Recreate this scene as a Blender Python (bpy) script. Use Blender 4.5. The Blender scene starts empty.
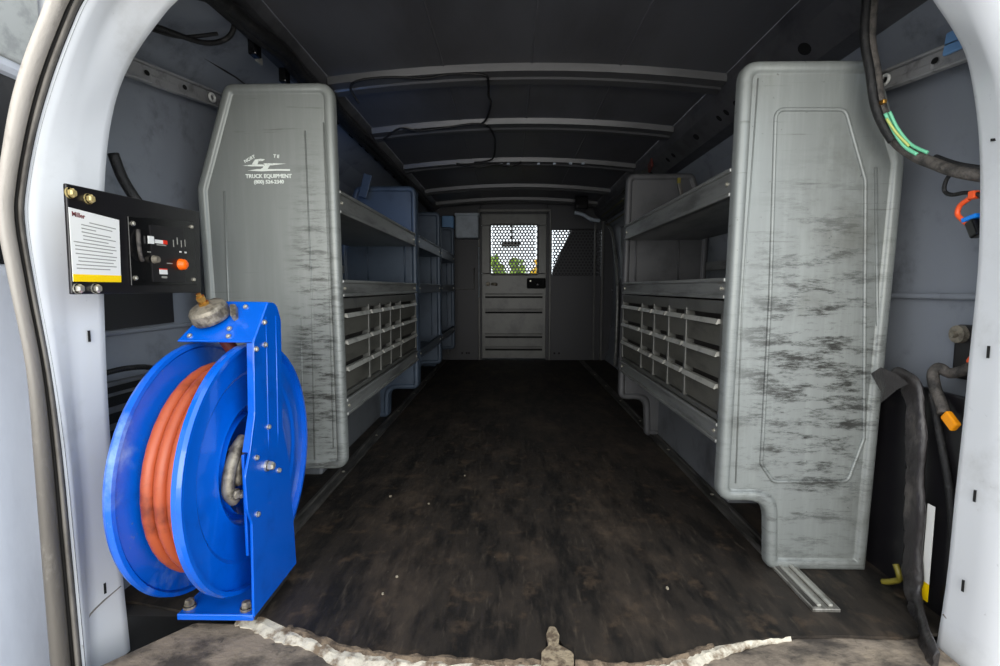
import bpy, math, random
from mathutils import Vector, Matrix
random.seed(7)
sc = bpy.context.scene
col = sc.collection
PI = math.pi

# ------------------------------------------------------------------ materials
def lin(c):
    return tuple((v/12.92 if v <= .04045 else ((v+.055)/1.055)**2.4) for v in c)

def mat(name, rgb, rough=.5, metal=0.0, dirt=None, dirt_amt=.5, dscale=6., stretch=(1,1,1), lo=.45, hi=.7,
        bump=0., bscale=60., emit=None, estr=0., center=None, crad=(.3,.3,.3), spec=.5, fine=None, coat=0.):
    """procedural surface: sRGB base colour, optional dirt noise (object space, stretched), optional bump"""
    m = bpy.data.materials.new(name); m.use_nodes = True
    nt = m.node_tree; N = nt.nodes; L = nt.links
    b = N['Principled BSDF']
    base = (*lin(rgb), 1)
    b.inputs['Base Color'].default_value = base
    b.inputs['Roughness'].default_value = rough
    b.inputs['Metallic'].default_value = metal
    b.inputs['Specular IOR Level'].default_value = spec
    b.inputs['Coat Weight'].default_value = coat
    geo = N.new('ShaderNodeNewGeometry')
    def noise(scale, stretch, detail=8, rough_=.65):
        mp = N.new('ShaderNodeMapping'); mp.inputs['Scale'].default_value = stretch
        L.new(geo.outputs['Position'], mp.inputs['Vector'])
        n = N.new('ShaderNodeTexNoise'); n.inputs['Scale'].default_value = scale
        n.inputs['Detail'].default_value = detail; n.inputs['Roughness'].default_value = rough_ if not (center and scale == dscale) else .8
        L.new(mp.outputs[0], n.inputs['Vector'])
        return n.outputs['Fac']
    def ramp(sock, lo, hi):
        r = N.new('ShaderNodeMapRange'); r.inputs['From Min'].default_value = lo; r.inputs['From Max'].default_value = hi
        r.interpolation_type = 'SMOOTHSTEP'
        L.new(sock, r.inputs['Value']); return r.outputs['Result']
    def mul(a, bb):
        mm = N.new('ShaderNodeMath'); mm.operation = 'MULTIPLY'; L.new(a, mm.inputs[0])
        if isinstance(bb, float): mm.inputs[1].default_value = bb
        else: L.new(bb, mm.inputs[1])
        return mm.outputs[0]
    cur = None
    def mix(fac, prev, colr):
        mx = N.new('ShaderNodeMix'); mx.data_type = 'RGBA'
        L.new(fac, mx.inputs[0])
        if prev is None: mx.inputs[6].default_value = base
        else: L.new(prev, mx.inputs[6])
        mx.inputs[7].default_value = (*lin(colr), 1)
        return mx.outputs[2]
    if fine:
        # fine = (colour, amount, scale, stretch, lo, hi)
        for fc, fa, fs, fst, fl, fh in fine:
            cur = mix(mul(ramp(noise(fs, fst, 6), fl, fh), fa), cur, fc)
    if dirt:
        f = mul(ramp(noise(dscale, stretch), lo, hi), dirt_amt)
        if center:
            vd = N.new('ShaderNodeVectorMath'); vd.operation = 'SUBTRACT'; vd.inputs[1].default_value = center
            L.new(geo.outputs['Position'], vd.inputs[0])
            vs = N.new('ShaderNodeVectorMath'); vs.operation = 'DIVIDE'; vs.inputs[1].default_value = crad
            L.new(vd.outputs[0], vs.inputs[0])
            ln = N.new('ShaderNodeVectorMath'); ln.operation = 'LENGTH'; L.new(vs.outputs[0], ln.inputs[0])
            f = mul(f, ramp(ln.outputs['Value'], 1.15, .25))
        cur = mix(f, cur, dirt)
    if cur is not None: L.new(cur, b.inputs['Base Color'])
    if bump:
        bp = N.new('ShaderNodeBump'); bp.inputs['Strength'].default_value = bump; bp.inputs['Distance'].default_value = .004
        L.new(noise(bscale, stretch), bp.inputs['Height']); L.new(bp.outputs[0], b.inputs['Normal'])
    if emit:
        b.inputs['Emission Color'].default_value = (*lin(emit), 1); b.inputs['Emission Strength'].default_value = estr
    return m

DK = (.11,.10,.09)
M = {}
M['pillar'] = mat('white_body_paint', (.87,.88,.89), .38, dirt=(.55,.54,.50), dirt_amt=.5, dscale=5, lo=.5, hi=.8, coat=.3,
                  fine=[((.5,.5,.5), .5, 40, (1,1,1), .66, .78)])
M['seal'] = mat('worn_rubber_seal', (.50,.48,.45), .7, dirt=(.22,.20,.18), dirt_amt=.8, dscale=12, stretch=(1,1,.35), lo=.4, hi=.65, bump=.3)
M['seal_pale'] = mat('pale_seal_lip', (.78,.75,.71), .6, dirt=(.40,.38,.35), dirt_amt=1., dscale=9, stretch=(1,1,.4), lo=.05, hi=.42, center=(-.74,.75,.05), crad=(9,9,.80), fine=[((.4,.37,.33), .6, 30, (1,1,.3), .5, .7)], bump=.4)
M['seal_dark'] = mat('dark_rubber_groove', (.16,.15,.14), .7)
M['wall'] = mat('grey_blue_wall_paint', (.54,.56,.59), .5, dirt=(.20,.20,.21), dirt_amt=.6, dscale=7, lo=.52, hi=.75,
                fine=[((.62,.64,.68), .35, 3, (1,1,1), .5, .7), ((.22,.22,.23), .5, 22, (1,1,.5), .74, .80)])
M['wall_lower'] = mat('lower_wall_paint', (.40,.41,.42), .55, dirt=(.2,.2,.2), dirt_amt=.7, dscale=5, lo=.45, hi=.7)
M['ceiling'] = mat('dark_grey_roof_steel', (.42,.42,.435), .42, .2, dirt=(.30,.29,.29), dirt_amt=.6, dscale=3, stretch=(1,.3,1), lo=.4, hi=.7)
M['rib'] = mat('roof_bow_steel', (.36,.36,.365), .4, .3, dirt=(.26,.26,.26), dirt_amt=.5, dscale=8, stretch=(.4,1,1), lo=.45, hi=.7)
M['rail'] = mat('roof_rail_steel', (.38,.38,.39), .45, .3, dirt=(.17,.17,.18), dirt_amt=.6, dscale=9, lo=.4, hi=.7)
M['black'] = mat('black_void', (.03,.03,.03), .9)
M['panel_r'] = mat('scuffed_grey_steel_near', (.49,.505,.495), .42, .2, dirt=(.12,.115,.10), dirt_amt=.95, dscale=14,
                   stretch=(.6,1,2.6), lo=.47, hi=.62, center=(.66,1.07,.42), crad=(.22,9,.50),
                   fine=[((.57,.59,.575), .4, 30, (2.4,1,.15), .4, .75), ((.30,.30,.29), .55, 24, (.25,1,5), .60, .72), ((.25,.25,.24), .6, 70, (1,1,1), .66, .72), ((.33,.33,.30), .55, 5, (1,1,.8), .50, .72), ((.62,.64,.60), .5, 4, (1,1,.6), .52, .75)])
M['panel_l'] = mat('scuffed_grey_steel_left', (.52,.535,.52), .42, .25, dirt=(.15,.145,.13), dirt_amt=.9, dscale=16,
                   stretch=(.5,1,3.0), lo=.46, hi=.62, center=(-.51,1.3,.42), crad=(.09,9,.62),
                   fine=[((.58,.59,.58), .35, 30, (2.4,1,.15), .4, .75), ((.30,.30,.29), .5, 24, (.25,1,5), .62, .74)])
M['panel_far'] = mat('shaded_end_panel_steel', (.33,.33,.335), .5, .1, dirt=(.2,.2,.2), dirt_amt=.5, dscale=9, lo=.45, hi=.7)  # darker copy of the panel steel, shade deep in the van put into its colour
M['panel_blue'] = mat('blue_lit_end_panel', (.27,.32,.38), .45, .1, dirt=(.15,.18,.23), dirt_amt=.5, dscale=9, lo=.45, hi=.7)  # bluish light on the far left panels painted into the colour
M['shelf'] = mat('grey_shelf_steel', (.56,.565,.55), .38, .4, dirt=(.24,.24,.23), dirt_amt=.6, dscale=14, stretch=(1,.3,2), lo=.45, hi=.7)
M['shelf_far'] = mat('blue_lit_shelf_steel', (.32,.37,.43), .4, .4, dirt=(.22,.24,.28), dirt_amt=.6, dscale=10, stretch=(1,.3,2), lo=.45, hi=.7)  # shelf steel again, with the dim blue light mixed into its colour
M['drawer'] = mat('dark_olive_grey_bin', (.35,.345,.315), .5, .1, dirt=(.16,.16,.14), dirt_amt=.6, dscale=16, stretch=(1,.4,1.5), lo=.42, hi=.7)
M['handle'] = mat('pale_grey_pull_lip', (.66,.655,.62), .4, .25, dirt=(.3,.3,.28), dirt_amt=.5, dscale=30, lo=.5, hi=.7)
M['bank'] = mat('drawer_bank_steel', (.38,.38,.36), .45, .3, dirt=(.2,.2,.19), dirt_amt=.5, dscale=12, lo=.45, hi=.7)
M['floor'] = mat('black_rubber_mat', (.175,.155,.135), .62, dirt=(.36,.31,.26), dirt_amt=.75, dscale=3.6, stretch=(1.5,.7,1), lo=.46, hi=.78,
                 fine=[((.07,.065,.06), .85, 9, (2.0,.5,1), .44, .60), ((.38,.34,.29), .45, 40, (2.0,.35,1), .54, .78), ((.34,.28,.22), .5, 14, (1,1,1), .54, .70), ((.66,.63,.58), .6, 70, (1,1,1), .74, .79)],
                 bump=.5, bscale=34, spec=.35)
M['step'] = mat('brown_worn_bumper_step', (.54,.49,.43), .85, dirt=(.20,.18,.165), dirt_amt=.9, dscale=11, stretch=(.7,1,1), lo=.4, hi=.62,
                fine=[((.60,.54,.46), .7, 7, (1,1,1), .48, .66), ((.15,.14,.13), .7, 45, (1,1,1), .58, .7)], bump=.9, bscale=60)
M['torn'] = mat('torn_cream_backing', (.80,.77,.70), .85, dirt=(.42,.34,.25), dirt_amt=.9, dscale=26, lo=.45, hi=.62, bump=1., bscale=60)
M['torn_brown'] = mat('frayed_brown_edge', (.46,.40,.33), .9, dirt=(.22,.18,.14), dirt_amt=.8, dscale=50, lo=.4, hi=.6, bump=1., bscale=90)
M['flap'] = mat('tan_torn_flap', (.62,.56,.46), .9, dirt=(.34,.28,.22), dirt_amt=.9, dscale=60, lo=.42, hi=.6, bump=1., bscale=90)
M['alu'] = mat('worn_aluminium', (.66,.65,.62), .35, .6, dirt=(.25,.23,.2), dirt_amt=.7, dscale=14, stretch=(2,.5,1), lo=.45, hi=.65)
M['alu_dark'] = mat('dull_floor_track', (.40,.39,.37), .45, .5, dirt=(.16,.15,.14), dirt_amt=.8, dscale=12, stretch=(2,.5,1), lo=.4, hi=.65)
M['blue'] = mat('glossy_blue_enamel', (.0,.37,.82), .26, 0., dirt=(.02,.27,.62), dirt_amt=.5, dscale=9, lo=.5, hi=.75, coat=.6,
                fine=[((.55,.68,.86), .3, 7, (1,1,1), .62, .78)])
M['hose'] = mat('orange_red_rubber_hose', (.70,.33,.19), .42, dirt=(.36,.14,.10), dirt_amt=.8, dscale=14, lo=.5, hi=.75)
M['blue_patchy'] = mat('patchy_blue_enamel', (.0,.37,.82), .32, 0., dirt=(.02,.27,.62), dirt_amt=.5, dscale=9, lo=.5, hi=.75, coat=.4,
                fine=[((.62,.74,.90), .75, 5, (1,1,1), .52, .72), ((.5,.55,.6), .6, 60, (1,1,1), .64, .7)])  # pale patches and specks mottled over the enamel
M['hose_dark'] = mat('brown_red_rubber_hose', (.38,.16,.13), .5)
M['castgrey'] = mat('dirty_cast_metal', (.60,.57,.51), .5, .45, dirt=(.22,.19,.16), dirt_amt=.8, dscale=40, lo=.4, hi=.65, bump=.4)
M['brass'] = mat('brass_fitting', (.72,.54,.26), .32, .85)
M['bolt'] = mat('bright_zinc_bolt', (.82,.80,.74), .28, .7)
M['bolt_pale'] = mat('yellowed_zinc_bolt', (.84,.76,.52), .35, .5)
M['blackplate'] = mat('satin_black_plate', (.10,.095,.105), .32, .1, dirt=(.22,.21,.2), dirt_amt=.4, dscale=18, lo=.55, hi=.75)
M['blackgloss'] = mat('glossy_black_plastic', (.055,.055,.06), .2)
M['paper'] = mat('white_label_stock', (.93,.93,.91), .5)
M['yellow'] = mat('yellow_label_ink', (1.,.84,.0), .5)
M['greyink'] = mat('grey_print', (.60,.60,.57), .6)
M['redink'] = mat('dark_red_print', (.42,.15,.16), .6)
M['red'] = mat('bright_red_print', (.9,.18,.08), .5)
M['orange'] = mat('orange_plastic', (1.,.42,.04), .35, emit=(1.,.35,.02), estr=.15)  # faint glow added to the plastic, though the knob is no lamp
M['orange2'] = mat('red_orange_plastic', (.95,.36,.16), .4)
M['amber'] = mat('amber_yellow_plastic', (.98,.62,.06), .4)
M['decal'] = mat('faded_white_decal', (.90,.92,.89), .6, dirt=(.55,.57,.56), dirt_amt=.6, dscale=90, lo=.55, hi=.68)
M['wire'] = mat('black_wire_loom', (.07,.068,.07), .5, dirt=(.25,.24,.23), dirt_amt=.6, dscale=50, lo=.5, hi=.7, bump=.6, bscale=250)
M['wire_dusty'] = mat('dusty_grey_loom', (.34,.32,.30), .6, dirt=(.1,.1,.1), dirt_amt=.8, dscale=60, lo=.4, hi=.65, bump=.8, bscale=220)
M['wire_green'] = mat('pale_green_wire', (.45,.78,.62), .4)
M['wire_yellow'] = mat('yellow_green_wire', (.72,.76,.42), .4)
M['blueplastic'] = mat('bright_blue_plastic', (.05,.5,.88), .35)
M['rubber'] = mat('crinkled_black_rubber', (.19,.18,.18), .3, dirt=(.40,.38,.36), dirt_amt=.7, dscale=16, stretch=(1,1,.5), lo=.5, hi=.7, bump=.8, bscale=45)
M['bracket'] = mat('zinc_grey_bracket', (.60,.60,.60), .5, 0., dirt=(.25,.25,.25), dirt_amt=.6, dscale=20, lo=.5, hi=.7)
M['part'] = mat('grey_partition_steel', (.37,.37,.36), .42, .3, dirt=(.24,.24,.24), dirt_amt=.5, dscale=6, lo=.45, hi=.7)
M['part_dark'] = mat('dark_partition_steel', (.22,.22,.23), .5, .3)
M['cab'] = mat('dark_cab_trim', (.10,.10,.11), .7)
M['palebox'] = mat('pale_blue_grey_plastic', (.66,.70,.74), .5, dirt=(.45,.48,.52), dirt_amt=.5, dscale=12, lo=.45, hi=.7)
M['bluebright'] = mat('light_blue_plastic', (.45,.62,.80), .5)
M['doorskin'] = mat('white_door_skin', (.84,.86,.90), .35, dirt=(.62,.64,.70), dirt_amt=.5, dscale=4, stretch=(1,1,.3), lo=.4, hi=.7, coat=.4)
M['doorglass'] = mat('tinted_door_glass', (.06,.06,.075), .12)
M['trimgrey'] = mat('mottled_light_trim', (.66,.67,.66), .6, dirt=(.5,.51,.51), dirt_amt=.6, dscale=25, lo=.45, hi=.65)
M['concrete'] = mat('pale_lot_concrete', (.72,.71,.69), .9)
M['leaf'] = mat('yellow_green_leaves', (.66,.78,.22), .6, dirt=(.40,.55,.16), dirt_amt=.8, dscale=6, lo=.4, hi=.6)
M['leaf_y'] = mat('autumn_yellow_leaves', (1.,.84,.16), .6, dirt=(.9,.66,.10), dirt_amt=.8, dscale=6, lo=.4, hi=.6)
M['stem'] = mat('brown_bark', (.28,.2,.14), .8)
M['dull_yellow'] = mat('dull_yellow_finish', (.46,.42,.14), .5)
M['flake'] = mat('pale_debris', (.62,.58,.5), .8)
# clear glass
g = bpy.data.materials.new('clear_windscreen_glass'); g.use_nodes = True
gn = g.node_tree; gn.nodes.clear()
o_ = gn.nodes.new('ShaderNodeOutputMaterial'); mx = gn.nodes.new('ShaderNodeMixShader'); tr = gn.nodes.new('ShaderNodeBsdfTransparent')
gl = gn.nodes.new('ShaderNodeBsdfGlossy'); gl.inputs['Roughness'].default_value = .03; mx.inputs[0].default_value = .07
tr.inputs[0].default_value = (.93,.97,.96,1)
gn.links.new(tr.outputs[0], mx.inputs[1]); gn.links.new(gl.outputs[0], mx.inputs[2]); gn.links.new(mx.outputs[0], o_.inputs[0])
M['glass'] = g

# ------------------------------------------------------------------ mesh builder
def wpos(o):
    v = Vector((0,0,0))
    while o is not None:
        v += Vector(o.location); o = o.parent
    return v

class MB:
    """collects shapes in world coordinates; build() links them as ONE mesh object"""
    def __init__(s): s.v = []; s.f = []; s.sm = []
    def add(s, vs, fs, smooth=False):
        k = len(s.v); s.v += [tuple(v) for v in vs]
        for f in fs: s.f.append(tuple(i+k for i in f)); s.sm.append(smooth)
        return s
    def box(s, a, b):
        x0,y0,z0 = a; x1,y1,z1 = b
        vs = [(x0,y0,z0),(x1,y0,z0),(x1,y1,z0),(x0,y1,z0),(x0,y0,z1),(x1,y0,z1),(x1,y1,z1),(x0,y1,z1)]
        return s.add(vs, [(0,3,2,1),(4,5,6,7),(0,1,5,4),(1,2,6,5),(2,3,7,6),(3,0,4,7)])
    def obox(s, c, ax, ay, az):
        """box from centre and three half-axis vectors"""
        c = Vector(c); ax = Vector(ax); ay = Vector(ay); az = Vector(az)
        vs = [c+i*ax+j*ay+k*az for k in (-1,1) for (i,j) in ((-1,-1),(1,-1),(1,1),(-1,1))]
        return s.add(vs, [(0,3,2,1),(4,5,6,7),(0,1,5,4),(1,2,6,5),(2,3,7,6),(3,0,4,7)])
    def quad(s, *p): return s.add(p, [tuple(range(len(p)))])
    def loft(s, loops, closed=True, smooth=True, cap=False):
        n = len(loops[0]); vs = [p for l in loops for p in l]; fs = []
        for i in range(len(loops)-1):
            for j in range(n if closed else n-1):
                a = i*n+j; b_ = i*n+(j+1) % n
                fs.append((a, b_, b_+n, a+n))
        s.add(vs, fs, smooth)
        if cap:
            k = len(s.v)-len(vs)
            s.f.append(tuple(k+i for i in reversed(range(n)))); s.sm.append(False)
            s.f.append(tuple(k+len(vs)-n+i for i in range(n))); s.sm.append(False)
        return s
    def tube(s, pts, r, n=10, closed=False, cap=True):
        P = [Vector(p) for p in pts]; m = len(P); loops = []
        rr = r if isinstance(r, (list, tuple)) else [r]*m
        up = None
        for i in range(m):
            if closed: t = P[(i+1) % m]-P[i-1]
            else: t = P[min(i+1,m-1)]-P[max(i-1,0)]
            t.normalize()
            if up is None:
                up = Vector((0,0,1)) if abs(t.z) < .9 else Vector((1,0,0))
            u = (up-t*up.dot(t)); u.normalize(); w = t.cross(u); up = u
            loops.append([P[i]+rr[i]*(math.cos(2*PI*k/n)*u+math.sin(2*PI*k/n)*w) for k in range(n)])
        if closed: loops.append(loops[0])
        return s.loft(loops, True, True, cap and not closed)
    def lathe(s, prof, origin, axis='X', n=48, smooth=False, R=None):
        """prof = [(radius, along)], closed rings round axis through origin"""
        o = Vector(origin); loops = []
        for r, a in prof:
            l = []
            for k in range(n):
                c, q = r*math.cos(2*PI*k/n), r*math.sin(2*PI*k/n)
                p = {'X': (a,c,q), 'Y': (c,a,q), 'Z': (c,q,a)}[axis]
                p = Vector(p)
                if R is not None: p = R @ p
                l.append(o+p)
            loops.append(l)
        return s.loft(loops, True, smooth)
    def prism(s, poly, axis, a, b):
        """2D polygon extruded along axis from a to b"""
        def P(p, t): return {'X': (t,p[0],p[1]), 'Y': (p[0],t,p[1]), 'Z': (p[0],p[1],t)}[axis]
        n = len(poly); vs = [P(p,a) for p in poly]+[P(p,b) for p in poly]
        fs = [tuple(reversed(range(n))), tuple(range(n,2*n))]+[(i,(i+1)%n,n+(i+1)%n,n+i) for i in range(n)]
        return s.add(vs, fs)
    def build(s, name, m, parent=None, bevel=0., seg=2, kind=None, fix=True):
        off = wpos(parent)
        me = bpy.data.meshes.new(name)
        me.from_pydata([tuple(Vector(v)-off) for v in s.v], [], s.f)
        me.polygons.foreach_set('use_smooth', s.sm)
        me.materials.append(m); me.update()
        if fix:
            import bmesh
            bm = bmesh.new(); bm.from_mesh(me); bmesh.ops.recalc_face_normals(bm, faces=bm.faces); bm.to_mesh(me); bm.free()
        o = bpy.data.objects.new(name, me); col.objects.link(o)
        if parent is not None: o.parent = parent
        if bevel:
            md = o.modifiers.new('Bevel', 'BEVEL'); md.width = bevel; md.segments = seg; md.limit_method = 'ANGLE'; md.angle_limit = .6
        if kind: o['kind'] = kind
        return o

def thing(name, loc, label, cat, group=None):
    o = bpy.data.objects.new(name, None); col.objects.link(o); o.location = loc; o.empty_display_size = .05
    return tag(o, label, cat, group)
def tag(o, label, cat, group=None):
    o['label'] = label; o['category'] = cat
    if group: o['group'] = group
    return o
def lab(o, label): o['label'] = label; return o

def rounded(poly, rad, n=6):
    """round the corners of a 2D polygon; rad = number or list"""
    out = []; m = len(poly)
    for i in range(m):
        r = rad[i] if isinstance(rad, (list,tuple)) else rad
        p = Vector(poly[i]); a = Vector(poly[i-1]); b = Vector(poly[(i+1)%m])
        if r <= 0: out.append(tuple(p)); continue
        d1 = (a-p).normalized(); d2 = (b-p).normalized()
        ang = math.acos(max(-1,min(1,d1.dot(d2)))); t = min(r/math.tan(ang/2), .48*(a-p).length, .48*(b-p).length)
        s_, e = p+d1*t, p+d2*t
        for k in range(n+1):
            q = k/n; out.append(tuple((1-q)**2*s_+2*q*(1-q)*p+q*q*e))
    return out
def inset(poly, d):
    m = len(poly); area = sum(poly[i][0]*poly[(i+1)%m][1]-poly[(i+1)%m][0]*poly[i][1] for i in range(m))
    sg = 1 if area > 0 else -1; out = []
    for i in range(m):
        p = Vector(poly[i]); t = (Vector(poly[(i+1)%m])-Vector(poly[i-1])).normalized()
        out.append(tuple(p+sg*d*Vector((-t.y,t.x))))
    return out
def smooth_path(pts, k=6, closed=False):
    P = [Vector(p) for p in pts]; m = len(P); out = []
    R = range(m if closed else m-1)
    for i in R:
        p0 = P[i-1] if (i or closed) else P[0]; p1 = P[i]; p2 = P[(i+1)%m]; p3 = P[(i+2)%m] if (closed or i+2 < m) else P[-1]
        for j in range(k):
            t = j/k
            out.append(.5*((2*p1)+(p2-p0)*t+(2*p0-5*p1+4*p2-p3)*t*t+(3*p1-p0-3*p2+p3)*t**3))
    if not closed: out.append(P[-1])
    return out
def text_mesh(name, body, size, m, parent, origin, right, up, extrude=.0004, align='LEFT', xs=1., bold=0.):
    cu = bpy.data.curves.new(name, 'FONT'); cu.body = body; cu.size = size; cu.extrude = extrude; cu.align_x = align
    cu.resolution_u = 3; cu.offset = bold
    t = bpy.data.objects.new(name, cu); col.objects.link(t)
    dg = bpy.context.evaluated_depsgraph_get(); me = bpy.data.meshes.new_from_object(t.evaluated_get(dg))
    bpy.data.objects.remove(t); bpy.data.curves.remove(cu)
    r = Vector(right).normalized(); u = Vector(up).normalized(); n = r.cross(u)
    off = wpos(parent)
    for v in me.vertices:
        v.co = Vector(origin)+r*v.co.x*xs+u*v.co.y+n*v.co.z-off
    me.materials.clear(); me.materials.append(m)
    o = bpy.data.objects.new(name, me); col.objects.link(o); o.parent = parent
    return o
def bolt(parent, p, d, r=.006, h=.004, m=None, name='bolt'):
    """domed hex bolt head at p pointing along unit vector d"""
    d = Vector(d).normalized(); R = Vector((0,0,1)).rotation_difference(d).to_matrix()
    b = MB(); b.lathe([(0,0),(r,0),(r,h*.3)], p, 'Z', 12, R=R)
    b.lathe([(r*.82,h*.3),(r*.82,h*.8),(r*.55,h),(0,h)], p, 'Z', 6, R=R)
    return b.build(name, m or M['bolt'], parent)

# ------------------------------------------------------------------ van shell (structure)
Y0, Y1 = .90, 4.38
def side_prof(s):
    if s < 0: return [(-.80,0),(-.855,.10),(-.885,.32),(-.892,.61),(-.885,.92),(-.868,1.10),(-.86,1.17),(-.80,1.24),(-.70,1.29)]
    return [(.83,0),(.86,.10),(.885,.32),(.892,.61),(.885,.92),(.868,1.08),(.86,1.15),(.83,1.20)]
LCANT = [(-.70,1.29),(-.645,1.295),(-.62,1.30),(-.60,1.325)]
RCANT = [(.83,1.20),(.775,1.205),(.715,1.262),(.71,1.30),(.70,1.325)]
for s, nm in ((-1,'wall_left'),(1,'wall_right')):
    pr = side_prof(s)
    b = MB(); b.loft([[(x,y,z) for x,z in pr] for y in (Y0-.02,1.4,2.2,3.,Y1)], False, False)
    b.build(nm, M['wall'], kind='structure', fix=False)
    b = MB(); b.loft([[(x,y,z) for x,z in (LCANT if s < 0 else RCANT)] for y in (Y0-.02,1.4,2.2,3.,Y1)], False, False)
    b.build('trim_70' if s < 0 else 'trim_71', M['rail'], kind='structure', fix=False)
# swaged bead lines pressed in the side walls
for i, (s, z, x) in enumerate(((-1,.53,-.893),(1,.613,.891),(-1,.30,-.883),(1,.30,.883))):
    b = MB(); b.box((min(x,x-s*.012),Y0,z-.006),(max(x,x-s*.012),Y1,z+.006)); b.build('trim_%d' % (10+i), M['wall'], bevel=.004, kind='structure')
def ceil_z(x): return 1.362-.11*((x-.05)/.65)**2*.35
b = MB(); xs = [-.60+1.30*i/16 for i in range(17)]
b.loft([[(x,y,ceil_z(x)) for x in xs] for y in (.80,1.6,2.4,3.2,Y1)], False, True)
b.build('ceiling', M['ceiling'], kind='structure', fix=False)
# longitudinal pressed lines in the roof skin
for i, x in enumerate((-.22,.07,.36)):
    b = MB(); b.tube([(x,y,ceil_z(x)+.001) for y in (.95,1.6,2.3,3.,3.7,4.3)], .004, 6); b.build('trim_%d' % (16+i), M['ceiling'], kind='structure')
# roof bows
for i, (ya, yb) in enumerate(((1.705,1.80),(2.235,2.335),(2.89,2.98),(3.60,3.68),(4.12,4.20))):
    b = MB(); loops = []
    for dy, dz in ((0,.0),(.006,-.022),(.045,-.026),(.052,-.014),(yb-ya-.06,-.014),(yb-ya-.045,-.032),(yb-ya-.008,-.034),(yb-ya,.0)):
        loops.append([(x, ya+dy, ceil_z(x)+dz) for x in [-.605+1.31*k/20 for k in range(21)]])
    b.loft(loops, False, False); b.build('trim_%d' % (20+i), M['rib'], kind='structure')
# headers of the roof sides (side cants) with oval lightening holes
def oval(b, c, u, w, ru, rw, n=14):
    c = Vector(c); u = Vector(u).normalized(); w = Vector(w).normalized()
    b.quad(*[c+ru*math.cos(2*PI*k/n)*u+rw*math.sin(2*PI*k/n)*w for k in range(n)])
b = MB()
for y, ru, rw in ((1.34,.022,.017),(1.72,.016,.014),(1.80,.012,.013),(1.86,.012,.013),(2.08,.02,.014),(2.36,.014,.013),(2.44,.014,.013),(2.72,.02,.014),(3.0,.014,.012),(3.3,.02,.013)):
    oval(b, (.744,y,1.2325), (0,1,0), (-.06,0,.057), ru, rw)
b.build('trim_30', M['black'], kind='structure', fix=False)
b = MB()
for y in (1.9,2.02,2.2,2.34,2.44,2.6,2.8,3.0): b.obox((-.675,y,1.285),(.012,0,.006),(0,.018,0),(-.002,0,.004))
b.build('trim_31', M['black'], kind='structure')
# body-side belt brackets just inside the rear opening: perforated channel with a bright slotted washer
def belt(s, ya, za, yb, zb, nm, slot, x=.845):
    r = thing(nm, (s*x,(ya+yb)/2,(za+zb)/2), '', ''); del r['label']; del r['category']; r['kind'] = 'structure'
    d = Vector((0,yb-ya,zb-za)); L_ = d.length; d.normalize(); u = Vector((0,-d.z,d.y)); c = Vector((s*x,(ya+yb)/2,(za+zb)/2)); n = Vector((-s,0,0))
    b = MB(); b.obox(c, d*L_/2, u*.021, n*.004); b.obox(c+u*.019+n*.006, d*L_/2, u*.003, n*.008); b.obox(c-u*.019+n*.006, d*L_/2, u*.003, n*.008)
    b.build('channel', M['bracket'], r, bevel=.002)
    b = MB(); b.prism([(0,0),(1,0),(1,1),(0,1)], 'X', 0, 1); b = MB()
    b.obox(c-u*.012-d*.02+n*.005, d*.05, u*.012, n*.003); b.build('gusset', M['bracket'], r, bevel=.003)
    b = MB()
    for q in (-.38,-.18,.12): oval(b, c+d*L_*q+n*.0085, d, u, .009, .006)
    b.build('hole', M['black'], r, fix=False)
    p = c+d*slot*L_+n*.010
    w = MB(); w.tube([p+.013*math.cos(t*PI/9)*d+.010*math.sin(t*PI/9)*u for t in range(18)], .0035, 6, closed=True); w.build('slotted_washer', M['paper'], r)
belt(-1,1.03,1.098,1.48,1.165,'trim_1',.38,.838)
belt(1,.90,1.055,1.32,1.105,'trim_2',.13,.835)
b = MB(); b.obox((.825,.965,1.085),(.004,0,0),(0,.045,.004),(0,-.003,.020)); lab(b.build('trim_3', M['bluebright'], bevel=.003, kind='structure'),'pale blue bracket plate')
b = MB(); b.prism([(.90,.535),(1.30,.54),(1.30,.617),(.90,.617)], 'X', -.893, -.886); b.build('trim_32', M['part_dark'], kind='structure')  # dark band standing in for the control panel's shadow on the wall
# upper seam line and fold on the cant panel each side
b = MB(); b.tube([(-.832,1.05,1.215),(-.80,1.5,1.243),(-.80,2.3,1.243)], .004, 6); b.build('trim_4', M['seal_dark'], kind='structure')
b = MB(); b.box((.835,1.0,1.195),(.865,1.9,1.203)); b.build('trim_5', M['seal_dark'], kind='structure')
# floor pan
b = MB(); b.quad((-.86,.90,-.002),(.87,.90,-.002),(.87,Y1,-.002),(-.86,Y1,-.002)); b.build('floor', M['seal_dark'], kind='structure', fix=False)
# wheel houses
for s, nm in ((-1,'trim_6'),(1,'trim_7')):
    ya, yb = (1.62,2.52) if s < 0 else (1.42,2.30)
    b = MB(); pl = rounded([(ya,0),(ya+.10,.20),(ya+.25,.255),(yb-.25,.255),(yb-.10,.20),(yb,0)], [0,.08,.1,.1,.08,0])
    b.prism(pl, 'X', s*.63, s*.88); b.build(nm, M['wall_lower'], bevel=.012, kind='structure')
# right side-door recess: dark upright trim and pale seal curve by the partition
b = MB(); b.box((.855,2.45,.02),(.878,3.95,1.1)); b.build('trim_8', M['part_dark'], bevel=.01, kind='structure')
seal = MB(); seal.tube(smooth_path([(.80,4.22,1.16),(.812,4.1,1.10),(.815,3.98,.98),(.818,3.88,.78),(.815,3.82,.50),(.812,3.82,.2),(.81,3.84,.03)],5), .013, 8)
seal.build('trim_9', M['shelf'], kind='structure')

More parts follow.
